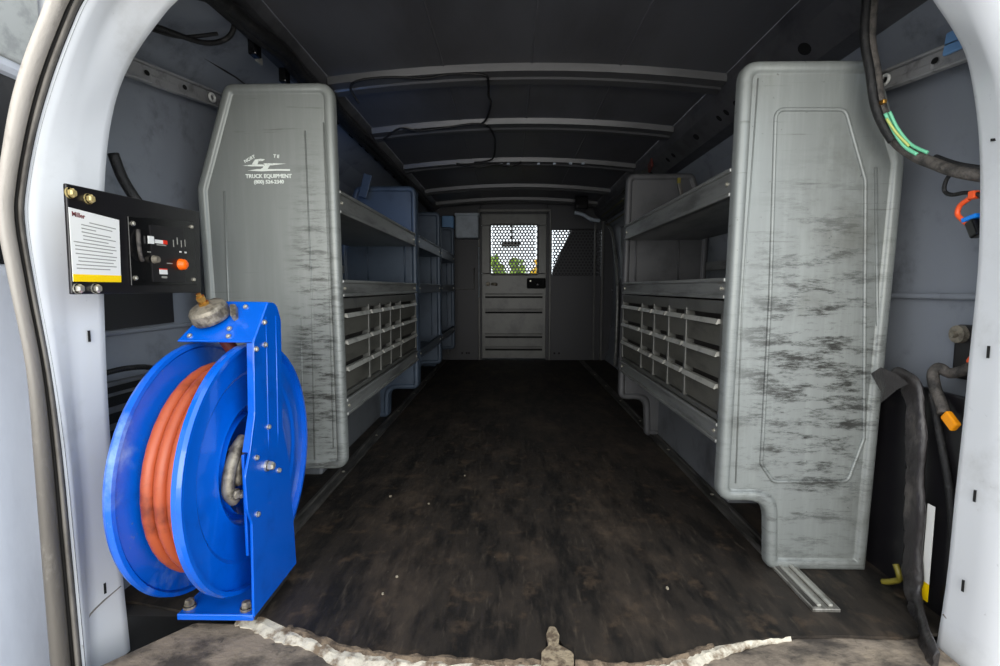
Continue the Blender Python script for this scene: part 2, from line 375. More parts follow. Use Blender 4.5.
# ---- rear opening body frame
LI = [(-.50,.9,1.18),(-.574,.9,1.125),(-.607,.9,1.093),(-.651,.9,1.04),(-.686,.9,.98),(-.709,.9,.909),(-.724,.9,.822),(-.736,.9,.70),(-.741,.9,.608),(-.747,.9,.423),(-.747,.9,.23),(-.743,.9,.091),(-.737,.9,-.105),(-.735,.9,-.25)]
LM = [(-.57,.84,1.16),(-.612,.84,1.112),(-.648,.84,1.065),(-.680,.84,1.0),(-.706,.84,.93),(-.723,.84,.874),(-.736,.84,.80),(-.747,.84,.70),(-.751,.84,.61),(-.754,.84,.436),(-.753,.84,.256),(-.756,.84,.126),(-.762,.84,-.09),(-.764,.84,-.25)]
LO = [(-.60,.79,1.12),(-.644,.79,1.066),(-.665,.79,1.03),(-.690,.79,.98),(-.713,.79,.928),(-.735,.79,.87),(-.755,.79,.80),(-.765,.79,.737),(-.757,.79,.627),(-.743,.79,.497),(-.735,.79,.364),(-.732,.79,.209),(-.729,.79,-.05),(-.728,.79,-.25)]
LS = [(-.63,.745,1.11),(-.669,.745,1.042),(-.685,.745,1.01),(-.710,.745,.96),(-.732,.745,.904),(-.750,.745,.84),(-.764,.745,.78),(-.769,.745,.731),(-.757,.745,.627),(-.743,.745,.505),(-.743,.745,.379),(-.744,.745,.232),(-.745,.745,.0),(-.746,.745,-.25)]
RI = [(.55,.87,1.20),(.653,.87,1.142),(.685,.87,1.095),(.717,.87,1.053),(.743,.87,1.011),(.761,.87,.954),(.777,.87,.874),(.787,.87,.777),(.793,.87,.66),(.791,.87,.506),(.79,.87,.401),(.787,.87,.268),(.784,.87,.097),(.771,.87,-.09),(.768,.87,-.25)]
RM = [(.57,.81,1.17),(.66,.81,1.106),(.69,.81,1.063),(.711,.81,1.019),(.731,.81,.976),(.749,.81,.932),(.767,.81,.857),(.782,.81,.767),(.788,.81,.658),(.79,.81,.515),(.789,.81,.417),(.789,.81,.293),(.786,.81,.134),(.778,.81,-.06),(.772,.81,-.25)]
def off(pts, dx, dy, dz=0): return [(p[0]+dx, p[1]+dy, p[2]+dz) for p in pts]
def radial(pts, d, dy):
    out = []
    for p in pts:
        v = Vector((p[0], 0, max(0, p[2]-.72))).normalized()*d; out.append((p[0]+v.x, p[1]+dy, p[2]+v.z))
    return out
def fine(p): return smooth_path(p, 4)
b = MB()
b.loft([fine(radial(LI,.14,.05)), fine(radial(LI,.012,.012)), fine(LI), fine([tuple(Vector(a)*.8+Vector(c)*.2) for a,c in zip(LI,LM)]), fine([tuple(Vector(a)*.2+Vector(c)*.8) for a,c in zip(LI,LM)]),
        fine(LM), fine([tuple(Vector(a)*.8+Vector(c)*.2) for a,c in zip(LM,LO)]), fine([tuple(Vector(a)*.3+Vector(c)*.7+Vector((.003,0,0))) for a,c in zip(LM,LO)]), fine(LO), fine(off(LO,-.02,0))], False, True)
b.build('trim_40', M['pillar'], kind='structure', fix=False)
RO = [(p[0]+.012+.02*max(0,p[2]-.9), .745, p[2]-.012) for p in RM]
b = MB()
b.loft([fine(radial(RI,.13,.05)), fine(radial(RI,.012,.012)), fine(RI), fine([tuple(Vector(a)*.85+Vector(c)*.15) for a,c in zip(RI,RM)]), fine([tuple(Vector(a)*.2+Vector(c)*.8) for a,c in zip(RI,RM)]),
        fine(RM), fine([tuple(Vector(a)*.8+Vector(c)*.2) for a,c in zip(RM,RO)]), fine(RO), fine(off(RO,.05,-.01))], False, True)
b.build('trim_41', M['pillar'], kind='structure', fix=False)
# header over the opening
b = MB(); b.prism([(.70,1.15),(.90,1.17),(.92,1.33),(.70,1.33)], 'X', -.56, .62); b.build('trim_42', M['pillar'], bevel=.01, kind='structure')
# blanking panels outside the frame that close the body shell (quarter panels)
b = MB(); b.box((-.96,.93,-.25),(-.83,.95,1.40)); b.box((.88,.91,-.25),(1.0,.93,1.40))
b.prism([(-.96,1.40),(-.96,.9),(-.84,.9),(-.75,1.13),(-.60,1.25),(.70,1.27),(.85,1.13),(.90,.9),(1.,.9),(1.,1.40)], 'Y', .925, .94)
b.build('trim_43', M['pillar'], kind='structure')
# worn weather seal round the left side of the opening: pale lip, dark groove, grey bead
def interp(A, B, t, lift=0): return [tuple(Vector(a)*(1-t)+Vector(c)*t+Vector((lift,-lift,0))) for a, c in zip(A,B)]
sealroot = thing('door_seal', (-.745,.76,.3), 'worn grey rubber weather seal running up the left door opening, pale lip and dark groove', 'seal')
n_ = [fine(interp(LS,LO,t,l)) for t,l in ((0,-.008),(.04,.008),(.25,.013),(.5,.010),(.58,.0))]
MB().loft(n_, False, True).build('lip', M['seal_pale'], sealroot, fix=False)
MB().loft([fine(interp(LS,LO,t,l)) for t,l in ((.57,0.001),(.60,-.004),(.68,-.004),(.70,.001))], False, True).build('groove', M['seal_dark'], sealroot, fix=False)
MB().loft([fine(interp(LS,LO,t,l)) for t,l in ((.69,-.003),(.72,.007),(.80,.009),(.87,.006),(.90,-.003))], False, True).build('bead', M['seal'], sealroot, fix=False)
MB().loft([fine(interp(LS,LO,t,l)) for t,l in ((.89,.0),(.93,-.004),(1.0,-.002),(1.03,.001))], False, True).build('outer_groove', M['seal_dark'], sealroot, fix=False)
# small drain slots in the jambs
b = MB()
b.obox((-.7265,.868,.868),(.0030,.0060,0),(0,0,.0022),(.001,-.001,0))
for p in ((-.748,.868,.545),(-.7535,.868,.075)): b.obox((p[0]+.003,p[1]-.001,p[2]),(.0009,.0018,0),(.001,-.001,0),(0,0,.010))
b.build('trim_44', M['black'], kind='structure')
b = MB()
for p in ((.7895,.835,.525),(.788,.835,.28),(.7815,.835,.12)): b.obox((p[0]-.002,p[1]-.002,p[2]),(-.0009,.0018,.0),(.001,.001,0),(0,0,.010))
b.obox((.772,.835,.865),(-.003,.006,.001),(0,0,.002),(.001,.001,0))
b.build('trim_45', M['black'], kind='structure')
# foot sections of both jambs (overlapping body panel with a stepped edge)
b = MB(); b.tube(smooth_path([(-.744,.895,.062),(-.752,.86,.052),(-.757,.835,.040),(-.748,.81,.020),(-.741,.795,-.01)],5), .0016, 6)
b.build('trim_46', M['seal'], kind='structure')
b = MB(); b.tube(smooth_path([(.781,.867,.045),(.785,.84,.032),(.785,.81,.022),(.793,.78,.012),(.80,.75,.004)],5), .0018, 6)
b.build('trim_47', M['seal'], kind='structure')

# ---- open rear door at far left
SHIFT = .036
dr = bpy.data.objects.new('door_2', None); col.objects.link(dr); dr.location = (-.90,.6,.4); dr['kind'] = 'structure'; dr['label'] = 'open white rear door with dark glass at left edge'
b = MB(); b.box((-.93,.10,-.35),(-.875,.92,.67)); b.box((-.93,.10,.99),(-.875,.92,1.25)); b.box((-.93,.10,.67),(-.885,.16,.99))
b.build('door_skin', M['doorskin'], dr, bevel=.02, seg=3)
b = MB(); b.box((-.91,.16,.66),(-.895,.92,1.0)); b.build('door_glass', M['doorglass'], dr)
b = MB(); b.box((-.878,.12,1.01),(-.868,.915,1.22)); b.build('door_trim', M['trimgrey'], dr, bevel=.006)
b = MB(); b.tube([(-.868,.90,-.3),(-.866,.90,.2),(-.868,.90,.63)], .011, 8); b.tube([(-.870,.86,-.3),(-.868,.86,.63)], .006, 8); b.build('door_seam', M['doorskin'], dr)
bolt(dr, (-.874,.873,.195), (1,-.4,0), .010, .006, M['castgrey'])
b = MB(); b.tube([(-.890,.88,.83),(-.888,.90,.82)], .012, 8); b.build('chrome_stud', M['bolt'], dr)

dr.location.x += SHIFT

# ------------------------------------------------------------------ partition with door
PY = 4.36
def hexplate(name, x0, x1, z0, z1, m, parent, hole=.55, r=.0165, keep=None):
    """perforated sheet: staggered round holes in real geometry"""
    b = MB(); dx = r*math.sqrt(3); dz = r*1.5; row = 0; z = z0+r
    while z < z1-r*.5:
        x = x0+dx/2+(dx/2 if row % 2 else 0)
        while x < x1-dx*.3:
            if keep is None or keep(x,z):
                o = [(x+r*math.cos(PI/6+PI/3*k), PY, z+r*math.sin(PI/6+PI/3*k)) for k in range(6)]
                o12 = []
                for k in range(6):
                    a_, c_ = Vector(o[k]), Vector(o[(k+1)%6]); o12 += [tuple(a_), tuple((a_+c_)/2)]
                i12 = [(x+r*hole*math.cos(PI/6+PI/6*k), PY, z+r*hole*math.sin(PI/6+PI/6*k)) for k in range(12)]
                b.add(o12+i12, [(k,(k+1)%12,12+(k+1)%12,12+k) for k in range(12)])
            x += dx
        z += dz; row += 1
    return b.build(name, m, parent, fix=False)
# side panels of the partition (structure, one wall)
wf = bpy.data.objects.new('wall_front', None); col.objects.link(wf); wf.location = (0,PY,0); wf['kind'] = 'structure'
b = MB()
b.box((-.90,PY,-.002),(-.246,PY+.02,1.36))               # left blank panel
b.box((-.255,PY,1.262),(.325,PY+.02,1.36))               # above door
b.box((.313,PY,-.002),(.36,PY+.02,1.36)); b.box((.36,PY,-.002),(.90,PY+.02,.735)); b.box((.36,PY,1.125),(.90,PY+.02,1.36)); b.box((.80,PY,.735),(.90,PY+.02,1.125))
b.build('partition_sheet', M['part_dark'], wf)
hexplate('perforated_sheet', .355, .81, .735, 1.150, M['part_dark'], wf)
b = MB()
b.box((.335,PY-.03,.0),(.352,PY,1.30)); b.box((-.275,PY-.03,.0),(-.258,PY,1.30)); b.box((-.26,PY-.03,1.275),(.34,PY,1.30)); b.box((.72,PY-.015,0),(.735,PY,1.2)); b.box((.78,PY-.03,0),(.80,PY,1.2))
b.box((-.55,PY-.02,.05),(-.535,PY,1.2)); b.box((-.80,PY-.02,.05),(-.78,PY,1.2))
b.build('stiffener', M['part'], wf, bevel=.004)
b = MB(); b.tube([(-.50,PY-.004,.80),(-.50,PY-.004,.62),(-.31,PY-.004,.62),(-.31,PY-.004,.80)], .006, 6); b.build('pressed_line', M['part'], wf)
b = MB(); b.tube([(-.268,PY-.034,.55),(-.268,PY-.034,.98)], .005, 6); b.build('edge_light_line', M['palebox'], wf)  # pale tube drawn for the thin line of light beside the door
for x in (-.42,-.38,-.36,.39,.43): bolt(wf, (x,PY-.001,.06), (0,-1,0), .009, .005, M['black'])
# door_1
d1 = bpy.data.objects.new('door_1', None); col.objects.link(d1); d1.location = (.03,PY,0); d1['kind'] = 'structure'; d1['label'] = 'grey partition door with perforated window, black latch and ribbed lower half'
xa, xb = -.245, .312
b = MB()
b.box((xa,PY-.012,.015),(xb,PY+.02,.755)); b.box((xa,PY-.012,1.165),(xb,PY+.02,1.262)); b.box((xa,PY-.012,.755),(-.165,PY+.02,1.165)); b.box((.232,PY-.012,.755),(xb,PY+.02,1.165))
b.build('door_leaf', M['part'], d1, bevel=.004)
hexplate('perforated_window', -.168, .238, .75, 1.190, M['part'], d1)
b = MB()
for z in (.575,.44,.225,.115): 
    b.box((xa+.03,PY-.02,z-.004),(xb-.03,PY-.010,z+.010))
b.build('pressed_rib', M['part'], d1, bevel=.004)
b = MB()
for z in (.553,.42,.205,.095): b.box((xa+.03,PY-.0135,z-.010),(xb-.03,PY-.0115,z+.006))
b.build('rib_recess', M['black'], d1)
fr = rounded([(-.17,.745),(.24,.745),(.24,1.172),(-.17,1.172)], .02)
b = MB(); b.tube([(x,PY-.014,z) for x,z in fr], .007, 6, closed=True); b.build('window_frame', M['part'], d1)
b = MB(); b.box((.145,PY-.05,.625),(.305,PY-.012,.715)); lt = b.build('latch', M['black'], d1, bevel=.012)
bolt(lt, (.175,PY-.050,.69), (0,-1,0), .008, .004); bolt(lt, (.235,PY-.050,.66), (0,-1,0), .012, .006, M['blackplate'])
b = MB(); b.lathe([(0,-.02),(.014,-.02),(.018,-.01),(.018,.01)], (-.19,PY-.02,.665), 'Y', 16); b.tube([(-.16,PY-.02,.665),(-.11,PY-.03,.66)], .012, 8); b.build('hinge_catch', M['castgrey'], d1)
# pale box high on the partition, left of the door
pb = thing('storage_box', (-.35,4.27,1.045), 'pale grey plastic box high on the partition, left of its perforated door window', 'box')
b = MB(); b.box((-.455,4.20,1.045),(-.262,4.345,1.235)); b.build('body', M['palebox'], pb, bevel=.012)
b = MB(); b.box((-.46,4.19,1.225),(-.257,4.35,1.248)); b.build('lid', M['palebox'], pb, bevel=.006)
pb = tag(MB().box((-.575,4.26,1.13),(-.475,4.345,1.235)).build('small_box', M['bluebright'], bevel=.01), 'small light blue box on the partition beside the larger pale box', 'box')
# overhead black bracket and pale strap right of the door
ob = thing('overhead_bracket', (.55,4.0,1.22), 'black bracket with a pale strap under the roof in front of the right partition panel', 'bracket')
MB().box((.50,3.93,1.235),(.60,4.03,1.335)).build('bracket', M['blackgloss'], ob, bevel=.008)
MB().tube(smooth_path([(.50,3.97,1.215),(.56,3.97,1.20),(.63,3.98,1.165),(.70,4.0,1.155)],4), .014, 8).build('strap', M['palebox'], ob)

# ---- cab beyond the partition
b = MB()
b.box((-1.0,4.40,-.05),(-.92,6.0,1.40)); b.box((.92,4.40,-.05),(1.0,6.0,1.40)); b.box((-1.0,4.39,1.38),(1.0,5.55,1.42)); b.box((-1.0,4.39,-.10),(1.0,6.0,-.05))
b.build('wall_cab', M['cab'], kind='structure')
b = MB(); b.prism([(5.35,-.05),(5.35,.66),(5.55,.78),(6.25,.74),(6.25,-.05)], 'X', -.95, .95); b.build('trim_50', M['cab'], bevel=.03, kind='structure')
b = MB(); b.prism([(.44,.60),(.47,.84),(.70,1.34),(.98,1.40),(.98,.60)], 'Y', 5.5, 5.6); b.build('trim_51', M['cab'], bevel=.02, kind='structure')
b = MB(); b.quad((-.95,6.2,.74),(.95,6.2,.74),(.92,5.5,1.40),(-.92,5.5,1.40)); b.build('window_1', M['glass'], kind='structure', fix=False)
mr = thing('rear_view_mirror', (.10,5.35,1.10), 'dark rear view mirror seen through the perforated door window', 'mirror')
MB().prism(rounded([(-.10,1.065),(.10,1.065),(.12,1.12),(-.08,1.12)], .02), 'Y', 5.33, 5.36).build('mirror_housing', M['blackgloss'], mr, bevel=.006)
MB().tube([(.02,5.36,1.10),(.02,5.42,1.20),(.02,5.47,1.38)], .009, 8).build('mirror_stalk', M['blackgloss'], mr)

# ---- outside beyond the windscreen
b = MB(); b.quad((-40,-6,-.62),(40,-6,-.62),(40,60,-.62),(-40,60,-.62)); b.build('ground', M['concrete'], kind='structure', fix=False)
def shrub(x, y, r, h, m, label):
    t = thing('shrub', (x,y,-.62), label, 'shrub')
    st = MB()
    for k in range(4): st.tube([(x,y,-.62),(x+.1*math.cos(k*1.6),y+.1*math.sin(k*1.6),-.62+h*.45)], [.04,.015], 6)
    st.build('stem', M['stem'], t)
    b = MB()
    for k in range(260):
        a, e = random.uniform(0,2*PI), random.uniform(-.9,1.45); q = random.uniform(.55,1)
        c = Vector((x+r*q*math.cos(a)*math.cos(e), y+r*q*math.sin(a)*math.cos(e), -.62+h*.55+h*.45*q*math.sin(e)))
        u = Vector([random.uniform(-1,1) for _ in range(3)]).normalized(); w = u.cross(Vector([random.uniform(-1,1) for _ in range(3)])).normalized(); s_ = .10
        b.quad(c-u*s_, c-w*s_*.5, c+u*s_, c+w*s_*.5)
    b.build('foliage', m, t, fix=False)
shrub(-.22, 8.0, .24, 1.74, M['leaf'], 'leftmost green shrub outside, seen low through the perforated door window')
shrub(.12, 8.9, .26, 1.80, M['leaf'], 'yellow green shrub outside, low in the middle of the perforated door window')
shrub(.48, 7.8, .20, 1.72, M['leaf_y'], 'golden yellow shrub outside, low at the right of the perforated door window')

# ------------------------------------------------------------------ shelving units
END_RIGHT = [(0,.160),(.014,1.094),(.288,1.094),(.358,.893),(.348,.541),(.334,.002),(.115,.002),(.108,.160)]
END_LEFT = [(0,.142),(.008,1.147),(.285,1.147),(.370,.885),(.364,.6),(.345,.002),(.15,.002),(.145,.142)]
END_FAR = [(0,.142),(0,1.105),(.285,1.105),(.365,.885),(.358,.6),(.345,.002),(.15,.002),(.145,.142)]
ERAD = [.034,.038,.032,.05,.2,.006,.024,.045]
def end_panel(name, s, xf, y, m, parent, bead=None, th=.026, END=END_FAR):
    """pressed steel end panel with rolled rim; front face towards the rear doors"""
    def miter(poly, d):
        m = len(poly); out = []
        for i in range(m):
            p = Vector(poly[i]); a = (p-Vector(poly[i-1])).normalized(); c = (Vector(poly[(i+1)%m])-p).normalized()
            na, nc = Vector((a.y,-a.x)), Vector((c.y,-c.x))      # outline runs clockwise: inward normal is to the right
            v = na+nc; out.append(tuple(p+v*(d/(1+na.dot(nc)))))
        return out
    def L_(d, yy):
        rr = [max(.003, q-d) if i != 7 else q+d for i, q in enumerate(ERAD)]
        return [(s*(xf+a), yy, z) for a, z in rounded(miter(END, d), rr, 6)]
    b = MB()
    b.loft([L_(0,y+th), L_(0,y+.010), L_(.003,y+.003), L_(.009,y), L_(.018,y), L_(.023,y+.003), L_(.026,y+.009), L_(.028,y+.008)], True, True)
    k = len(b.v); lp = L_(.028,y+.008); b.add(lp, [tuple(range(len(lp)))])
    lp = L_(0,y+th); b.add(lp, [tuple(range(len(lp)))])
    o = b.build(name, m, parent)
    if bead:
        for pts, closed, r in bead:
            P = rounded(pts, .02) if closed else pts
            MB().tube([(s*(xf+a), y+.008, z) for a, z in P], r, 8, closed=closed).build('bead', m, o)
    return o

def shelf_unit(s, xf, ya, yb, label, group, pm, sm, drawers=True, mid=True, far_tray=True, loc_name='shelving_unit', bead=None, near=END_FAR):
    t = thing(loc_name, (s*(xf+.2), (ya+yb)/2, 0), label, 'shelving', group)
    end_panel('end_panel', s, xf, ya, pm, t, bead, END=near)
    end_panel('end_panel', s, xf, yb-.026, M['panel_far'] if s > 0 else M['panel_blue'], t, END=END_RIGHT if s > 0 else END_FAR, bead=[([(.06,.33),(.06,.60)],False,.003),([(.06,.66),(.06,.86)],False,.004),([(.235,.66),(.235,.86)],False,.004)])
    lean = near[1][0]
    def shelf(zb, zt, depth, xf=xf):
        xf = xf+lean*(zb-.14)/.95+.001
        x0, x1 = sorted((s*(xf+.002), s*(xf+.012))); b = MB()
        b.box((x0,ya+.026,zb),(x1,yb-.026,zt))
        xx = sorted((s*(xf+.002), s*(xf+depth))); b.box((xx[0],ya+.026,zb),(xx[1],yb-.026,zb+.006))
        xx = sorted((s*(xf-.004), s*(xf+.014))); b.box((xx[0],ya+.026,zt-.009),(xx[1],yb-.026,zt)); b.box((xx[0],ya+.026,zb),(xx[1],yb-.026,zb+.009))
        o = b.build('shelf', sm, t, bevel=.0025)
        for yy in (ya+.05, yb-.05): bolt(o, (s*(xf+.002), yy, (zb+zt)/2), (-s,0,0), .005, .004)
        return o
    shelf(.825,.885,.31)
    if mid: shelf(.606,.652,.33)
    shelf(.284,.330,.34)
    b = MB()
    for yy in (ya+.18, yb-.30):
        xx = sorted((s*(xf+.345), s*(xf+.365))); b.box((xx[0],yy,.33),(xx[1],yy+.03,.88))
    xx = sorted((s*(xf+.345), s*(xf+.36))); b.box((xx[0],ya+.026,.70),(xx[1],yb-.026,.735))
    b.build('back_brace', sm, t, bevel=.003)
    return t

def drawer_bank(s, xf, ya, yb, cols, label):
    t = thing('drawer_cabinet', (s*(xf+.16),(ya+yb)/2,.332), label, 'drawers')
    def bx(b, d0, d1_, y0, y1, z0, z1):
        xx = sorted((s*(xf+d0), s*(xf+d1_))); b.box((xx[0],y0,z0),(xx[1],y1,z1))
    b = MB(); bx(b,.030,.31,ya,yb,.333,.600); b.build('case', M['seal_dark'], t)
    b = MB(); bx(b,.008,.030,ya,yb,.572,.602); bx(b,.006,.030,ya,yb,.333,.346)
    for y in cols: bx(b,.006,.030,y-.008,y+.008,.340,.580)
    b.build('face_frame', M['bank'], t, bevel=.002)
    zs = [(.500,.562),(.427,.489),(.350,.416)]
    for i in range(len(cols)-1):
        y0, y1 = cols[i]+.008, cols[i+1]-.008
        for z0, z1 in zs:
            d = MB(); xa_, xb_ = s*(xf+.020), s*(xf+.012)
            d.add([(s*(xf+.010),y0,z0),(s*(xf+.010),y1,z0),(s*(xf+.008),y1,z1-.010),(s*(xf+.008),y0,z1-.010),
                   (s*(xf+.030),y0,z0),(s*(xf+.030),y1,z0),(s*(xf+.030),y1,z1-.012),(s*(xf+.030),y0,z1-.012)],
                  [(0,1,2,3),(4,7,6,5),(0,4,5,1),(3,2,6,7),(0,3,7,4),(1,5,6,2)])
            o = d.build('drawer', M['drawer'], t, bevel=.0015)
            h = MB()
            prof = [(.016,z1-.012),(.004,z1-.011),(.000,z1-.013),(-.003,z1-.012),(.002,z1-.001),(.016,z1-.002)]
            h.loft([[(s*(xf+a),yy,z) for a,z in prof] for yy in (y0+.002,y1-.002)], True, False, True)
            h.build('handle', M['handle'], o)
    return t

beadR = [([(.089,.998),(.231,.997),(.281,.853),(.313,.302),(.284,.205),(.122,.204),(.094,.244),(.096,.605)], True, .0042),
         ([(.040,.20),(.038,.6),(.050,1.06)], False, .0018), ([(.30,.88),(.327,.54),(.318,.05)], False, .0035)]
beadL = [([(.088,.16),(.081,.6),(.084,1.03)], False, .0022), ([(.118,.20),(.112,.55)], False, .0014), ([(.30,.88),(.303,.6),(.292,.49)], False, .003),
         ([(.036,.20),(.033,.6),(.036,1.05)], False, .002)]
shelf_unit(1, .46, 1.075, 2.115, 'scuffed grey steel shelving unit along the right wall, with embossed end panel and drawers', None, M['panel_r'], M['shelf'], bead=beadR, near=END_RIGHT)
drawer_bank(1, .46, 1.103, 2.087, [1.108,1.339,1.485,1.634,1.786,2.082], 'bank of fifteen dark drawers with pale pull lips in the right shelving unit')
shelf_unit(-1, .44, 1.30, 2.40, 'grey steel shelving unit on the left, nearest the hose reel, with white logo decal', None, M['panel_l'], M['shelf'], bead=beadL, near=END_LEFT)
drawer_bank(-1, .44, 1.328, 2.372, [1.333,1.580,1.72,1.87,2.04,2.367], 'bank of fifteen dark drawers with pale pull lips in the left shelving unit')
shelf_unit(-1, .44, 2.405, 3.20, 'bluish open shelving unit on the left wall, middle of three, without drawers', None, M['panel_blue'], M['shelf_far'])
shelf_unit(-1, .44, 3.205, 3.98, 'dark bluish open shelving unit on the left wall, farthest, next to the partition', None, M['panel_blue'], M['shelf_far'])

# decal on the near left end panel
dt = thing('logo_decal', (-.62,1.304,.93), 'faded white lettering and arrow emblem on the left end panel', 'decal')
dy = 1.3065
dx_ = -.622
text_mesh('lettering', 'TRUCK EQUIPMENT', .0135, M['decal'], dt, (dx_,dy,.9125), (1,0,0), (0,0,1), .0004, 'CENTER', .98, .0005)
text_mesh('phone_number', '(800) 524-2340', .0125, M['decal'], dt, (dx_,dy,.8985), (1,0,0), (0,0,1), .0004, 'CENTER', 1., .0004)
text_mesh('arc_lettering', 'NORT', .011, M['decal'], dt, (-.682,dy,.950), (1,0,.50), (-.50,0,1), .0004, bold=.0004)
text_mesh('arc_lettering', 'T E', .011, M['decal'], dt, (-.608,dy,.964), (1,0,-.12), (.12,0,1), .0004, bold=.0004)
b = MB()
P2 = lambda pts: b.prism(pts, 'Y', dy-.0004, dy+.0004)
P2([(-.688,.9435),(-.664,.9415),(-.636,.9415),(-.632,.9460),(-.652,.9465),(-.668,.9455)])
P2([(-.664,.9466),(-.656,.9585),(-.640,.9605),(-.630,.9590),(-.636,.9550),(-.646,.9545),(-.650,.9466)])
P2([(-.630,.9440),(-.634,.9490),(-.612,.9492),(-.576,.9480),(-.612,.9440)])
P2([(-.634,.9438),(-.618,.9438),(-.624,.9350),(-.642,.9350),(-.636,.9380)])
P2([(-.676,.9310),(-.650,.9348),(-.600,.9345),(-.566,.9340),(-.566,.9300),(-.600,.9305),(-.640,.9290)])
b.build('arrow_emblem', M['decal'], dt)

# ------------------------------------------------------------------ floor mat, step, torn edge, tracks
tear = [(-.86,.945),(-.75,.935),(-.62,.905),(-.52,.900),(-.47,.895),(-.41,.865),(-.35,.838),(-.278,.812),(-.20,.797),(-.10,.790),(-.016,.785),(.055,.787),(.066,.835),(.078,.872),(.092,.835),(.108,.790),(.18,.783),(.25,.790),(.31,.812),(.36,.832),(.43,.850),(.507,.861),(.60,.865),(.70,.862),(.80,.875),(.87,.89)]
b = MB(); n = len(tear)
top = [(x,y,.004) for x,y in tear]+[(.84,1.05,.004),(.84,4.33,.004),(-.80,4.33,.004),(-.80,1.05,.004)]
b.prism([(x,y) for x,y,_ in top], 'Z', -.001, .004)
fm = tag(b.build('floor_mat', M['floor'], bevel=.0), 'black dirt-streaked rubber mat covering the van floor', 'mat')
def ribbon(name, path, w0, w1, z, m, jit=.004, parent=None, sub=7, h=.006):
    P = smooth_path([(x,y,0) for x,y in path], sub); A, B_, C_ = [], [], []
    for i, p in enumerate(P):
        q = i/(len(P)-1); w = (w0(q) if callable(w0) else w0)
        w2 = (w1(q) if callable(w1) else w1)
        a = Vector((p.x+random.uniform(-jit,jit)*.5, p.y+w+random.uniform(-jit,jit), z))
        c = Vector((p.x+random.uniform(-jit,jit)*.5, p.y-w2+random.uniform(-jit,jit), z-.002))
        A.append(a); C_.append(c); B_.append((a+c)/2+Vector((0,0,h+random.uniform(-.002,.003))))
    b = MB(); b.loft([A, [(p[0],p[1],p[2]+h*.8) for p in A], B_, C_, [(p[0],p[1],p[2]-.006) for p in C_]], False, False)
    return b.build(name, m, parent)
tr_ = thing('torn_mat_edge', (0,.80,0), 'torn cream and brown frayed edge of the floor mat along the rear sill', 'mat edge')
seg = tear[3:12]
ribbon('cream_backing', seg, .002, lambda q: .022+.014*math.sin(q*9)**2, .0, M['torn'], .003, tr_, h=.003)
ribbon('frayed_edge', seg[2:], .006, .006, .003, M['torn_brown'], .0035, tr_, h=.004)
seg = [(.11,.788)]+tear[16:22]
ribbon('cream_backing', seg, .003, lambda q: .004+.020*math.sin(min(1,q*1.15)*PI)**.8, .0, M['torn'], .003, tr_, h=.003)
ribbon('frayed_edge', seg[:5], .005, .003, .003, M['torn_brown'], .003, tr_, h=.005)
b = MB(); b.prism(rounded([(.052,.770),(.055,.806),(.068,.822),(.066,.850),(.073,.872),(.085,.870),(.090,.850),(.086,.824),(.098,.816),(.110,.804),(.106,.770)], .008, 3), 'Z', .003, .010)
b.build('torn_flap', M['flap'], tr_, bevel=.003)
# bumper step (worn rubber pad nearer the camera)
b = MB(); stp = [(-.70,.77),(-.60,.892),(-.47,.888),(-.40,.86),(-.30,.81),(-.15,.79),(.0,.783),(.15,.78),(.25,.785),(.34,.815),(.45,.850),(.52,.872),(.60,.895),(.70,.897),(.765,.897),(.765,.80),(.78,.62),(.6,.50),(-.6,.50),(-.70,.60)]
b.prism(stp, 'Z', -.06, -.004); tag(b.build('bumper_step', M['step'], bevel=.008), 'brown worn rubber step pad in front of the torn mat edge', 'step')
b = MB(); b.box((-.735,.55,-.12),(.765,.90,-.07)); b.box((-.95,.90,-.12),(.95,1.5,-.07)); b.build('trim_60', M['black'], kind='structure')
# floor tracks
def track(x, ya, yb, label, m, xe):
    t = thing('floor_track', (x,(ya+yb)/2,.004), label, 'track', None); b = MB()
    b.prism([(x-.020,.004),(x-.020,.012),(x-.010,.013),(x-.008,.008),(x+.008,.008),(x+.010,.013),(x+.020,.012),(x+.020,.004)], 'Y', ya, yb); b.build('channel', m, t, bevel=.001)
    for k in range(int((yb-ya)/.42)): bolt(t, (x, ya+.12+k*.42, .008), (0,0,1), .006, .003)
    if xe:
        c = MB(); c.box((x-.024,ya-.006,.003),(x+.03,ya+.16,.011)); c.build('end_plate', M['alu'], t, bevel=.002)
        c = MB(); c.box((x-.012,ya+.0,.0115),(x-.004,ya+.16,.016)); c.box((x+.010,ya,.0115),(x+.018,ya+.16,.016)); c.build('raised_strip', M['handle'], t, bevel=.001)
    return t
track(.612,.935,4.25,'worn aluminium floor track beside the right shelving, bright bare end towards the sill', M['alu_dark'], True)
track(-.565,1.10,4.25,'dull metal floor track along the left shelving feet', M['alu_dark'], False)
# small pale debris on the mat
for i, (x, y, lb) in enumerate(((-.36,1.45,'pale paint flake on the mat near the left shelving foot'),(-.235,1.40,'tiny pale fleck left of the middle of the mat'),(-.26,.97,'small white crumb beside the torn mat edge at left'),(-.245,1.03,'small grey crumb on the mat above the torn edge at left'),(.33,1.0,'pale scuffed scrap on the mat at right near the sill'),(-.15,1.62,'pale fleck farther in on the mat'))):
    r = (.005,.003,.0025,.003,.004,.003)[i]
    pl = [(x+r*random.uniform(.6,1.2)*math.cos(a*PI/3), y+r*1.3*random.uniform(.6,1.2)*math.sin(a*PI/3)) for a in range(6)]
    tag(MB().prism(pl, 'Z', .004, .0065).build('debris_flake', M['flake']), lb, 'debris')

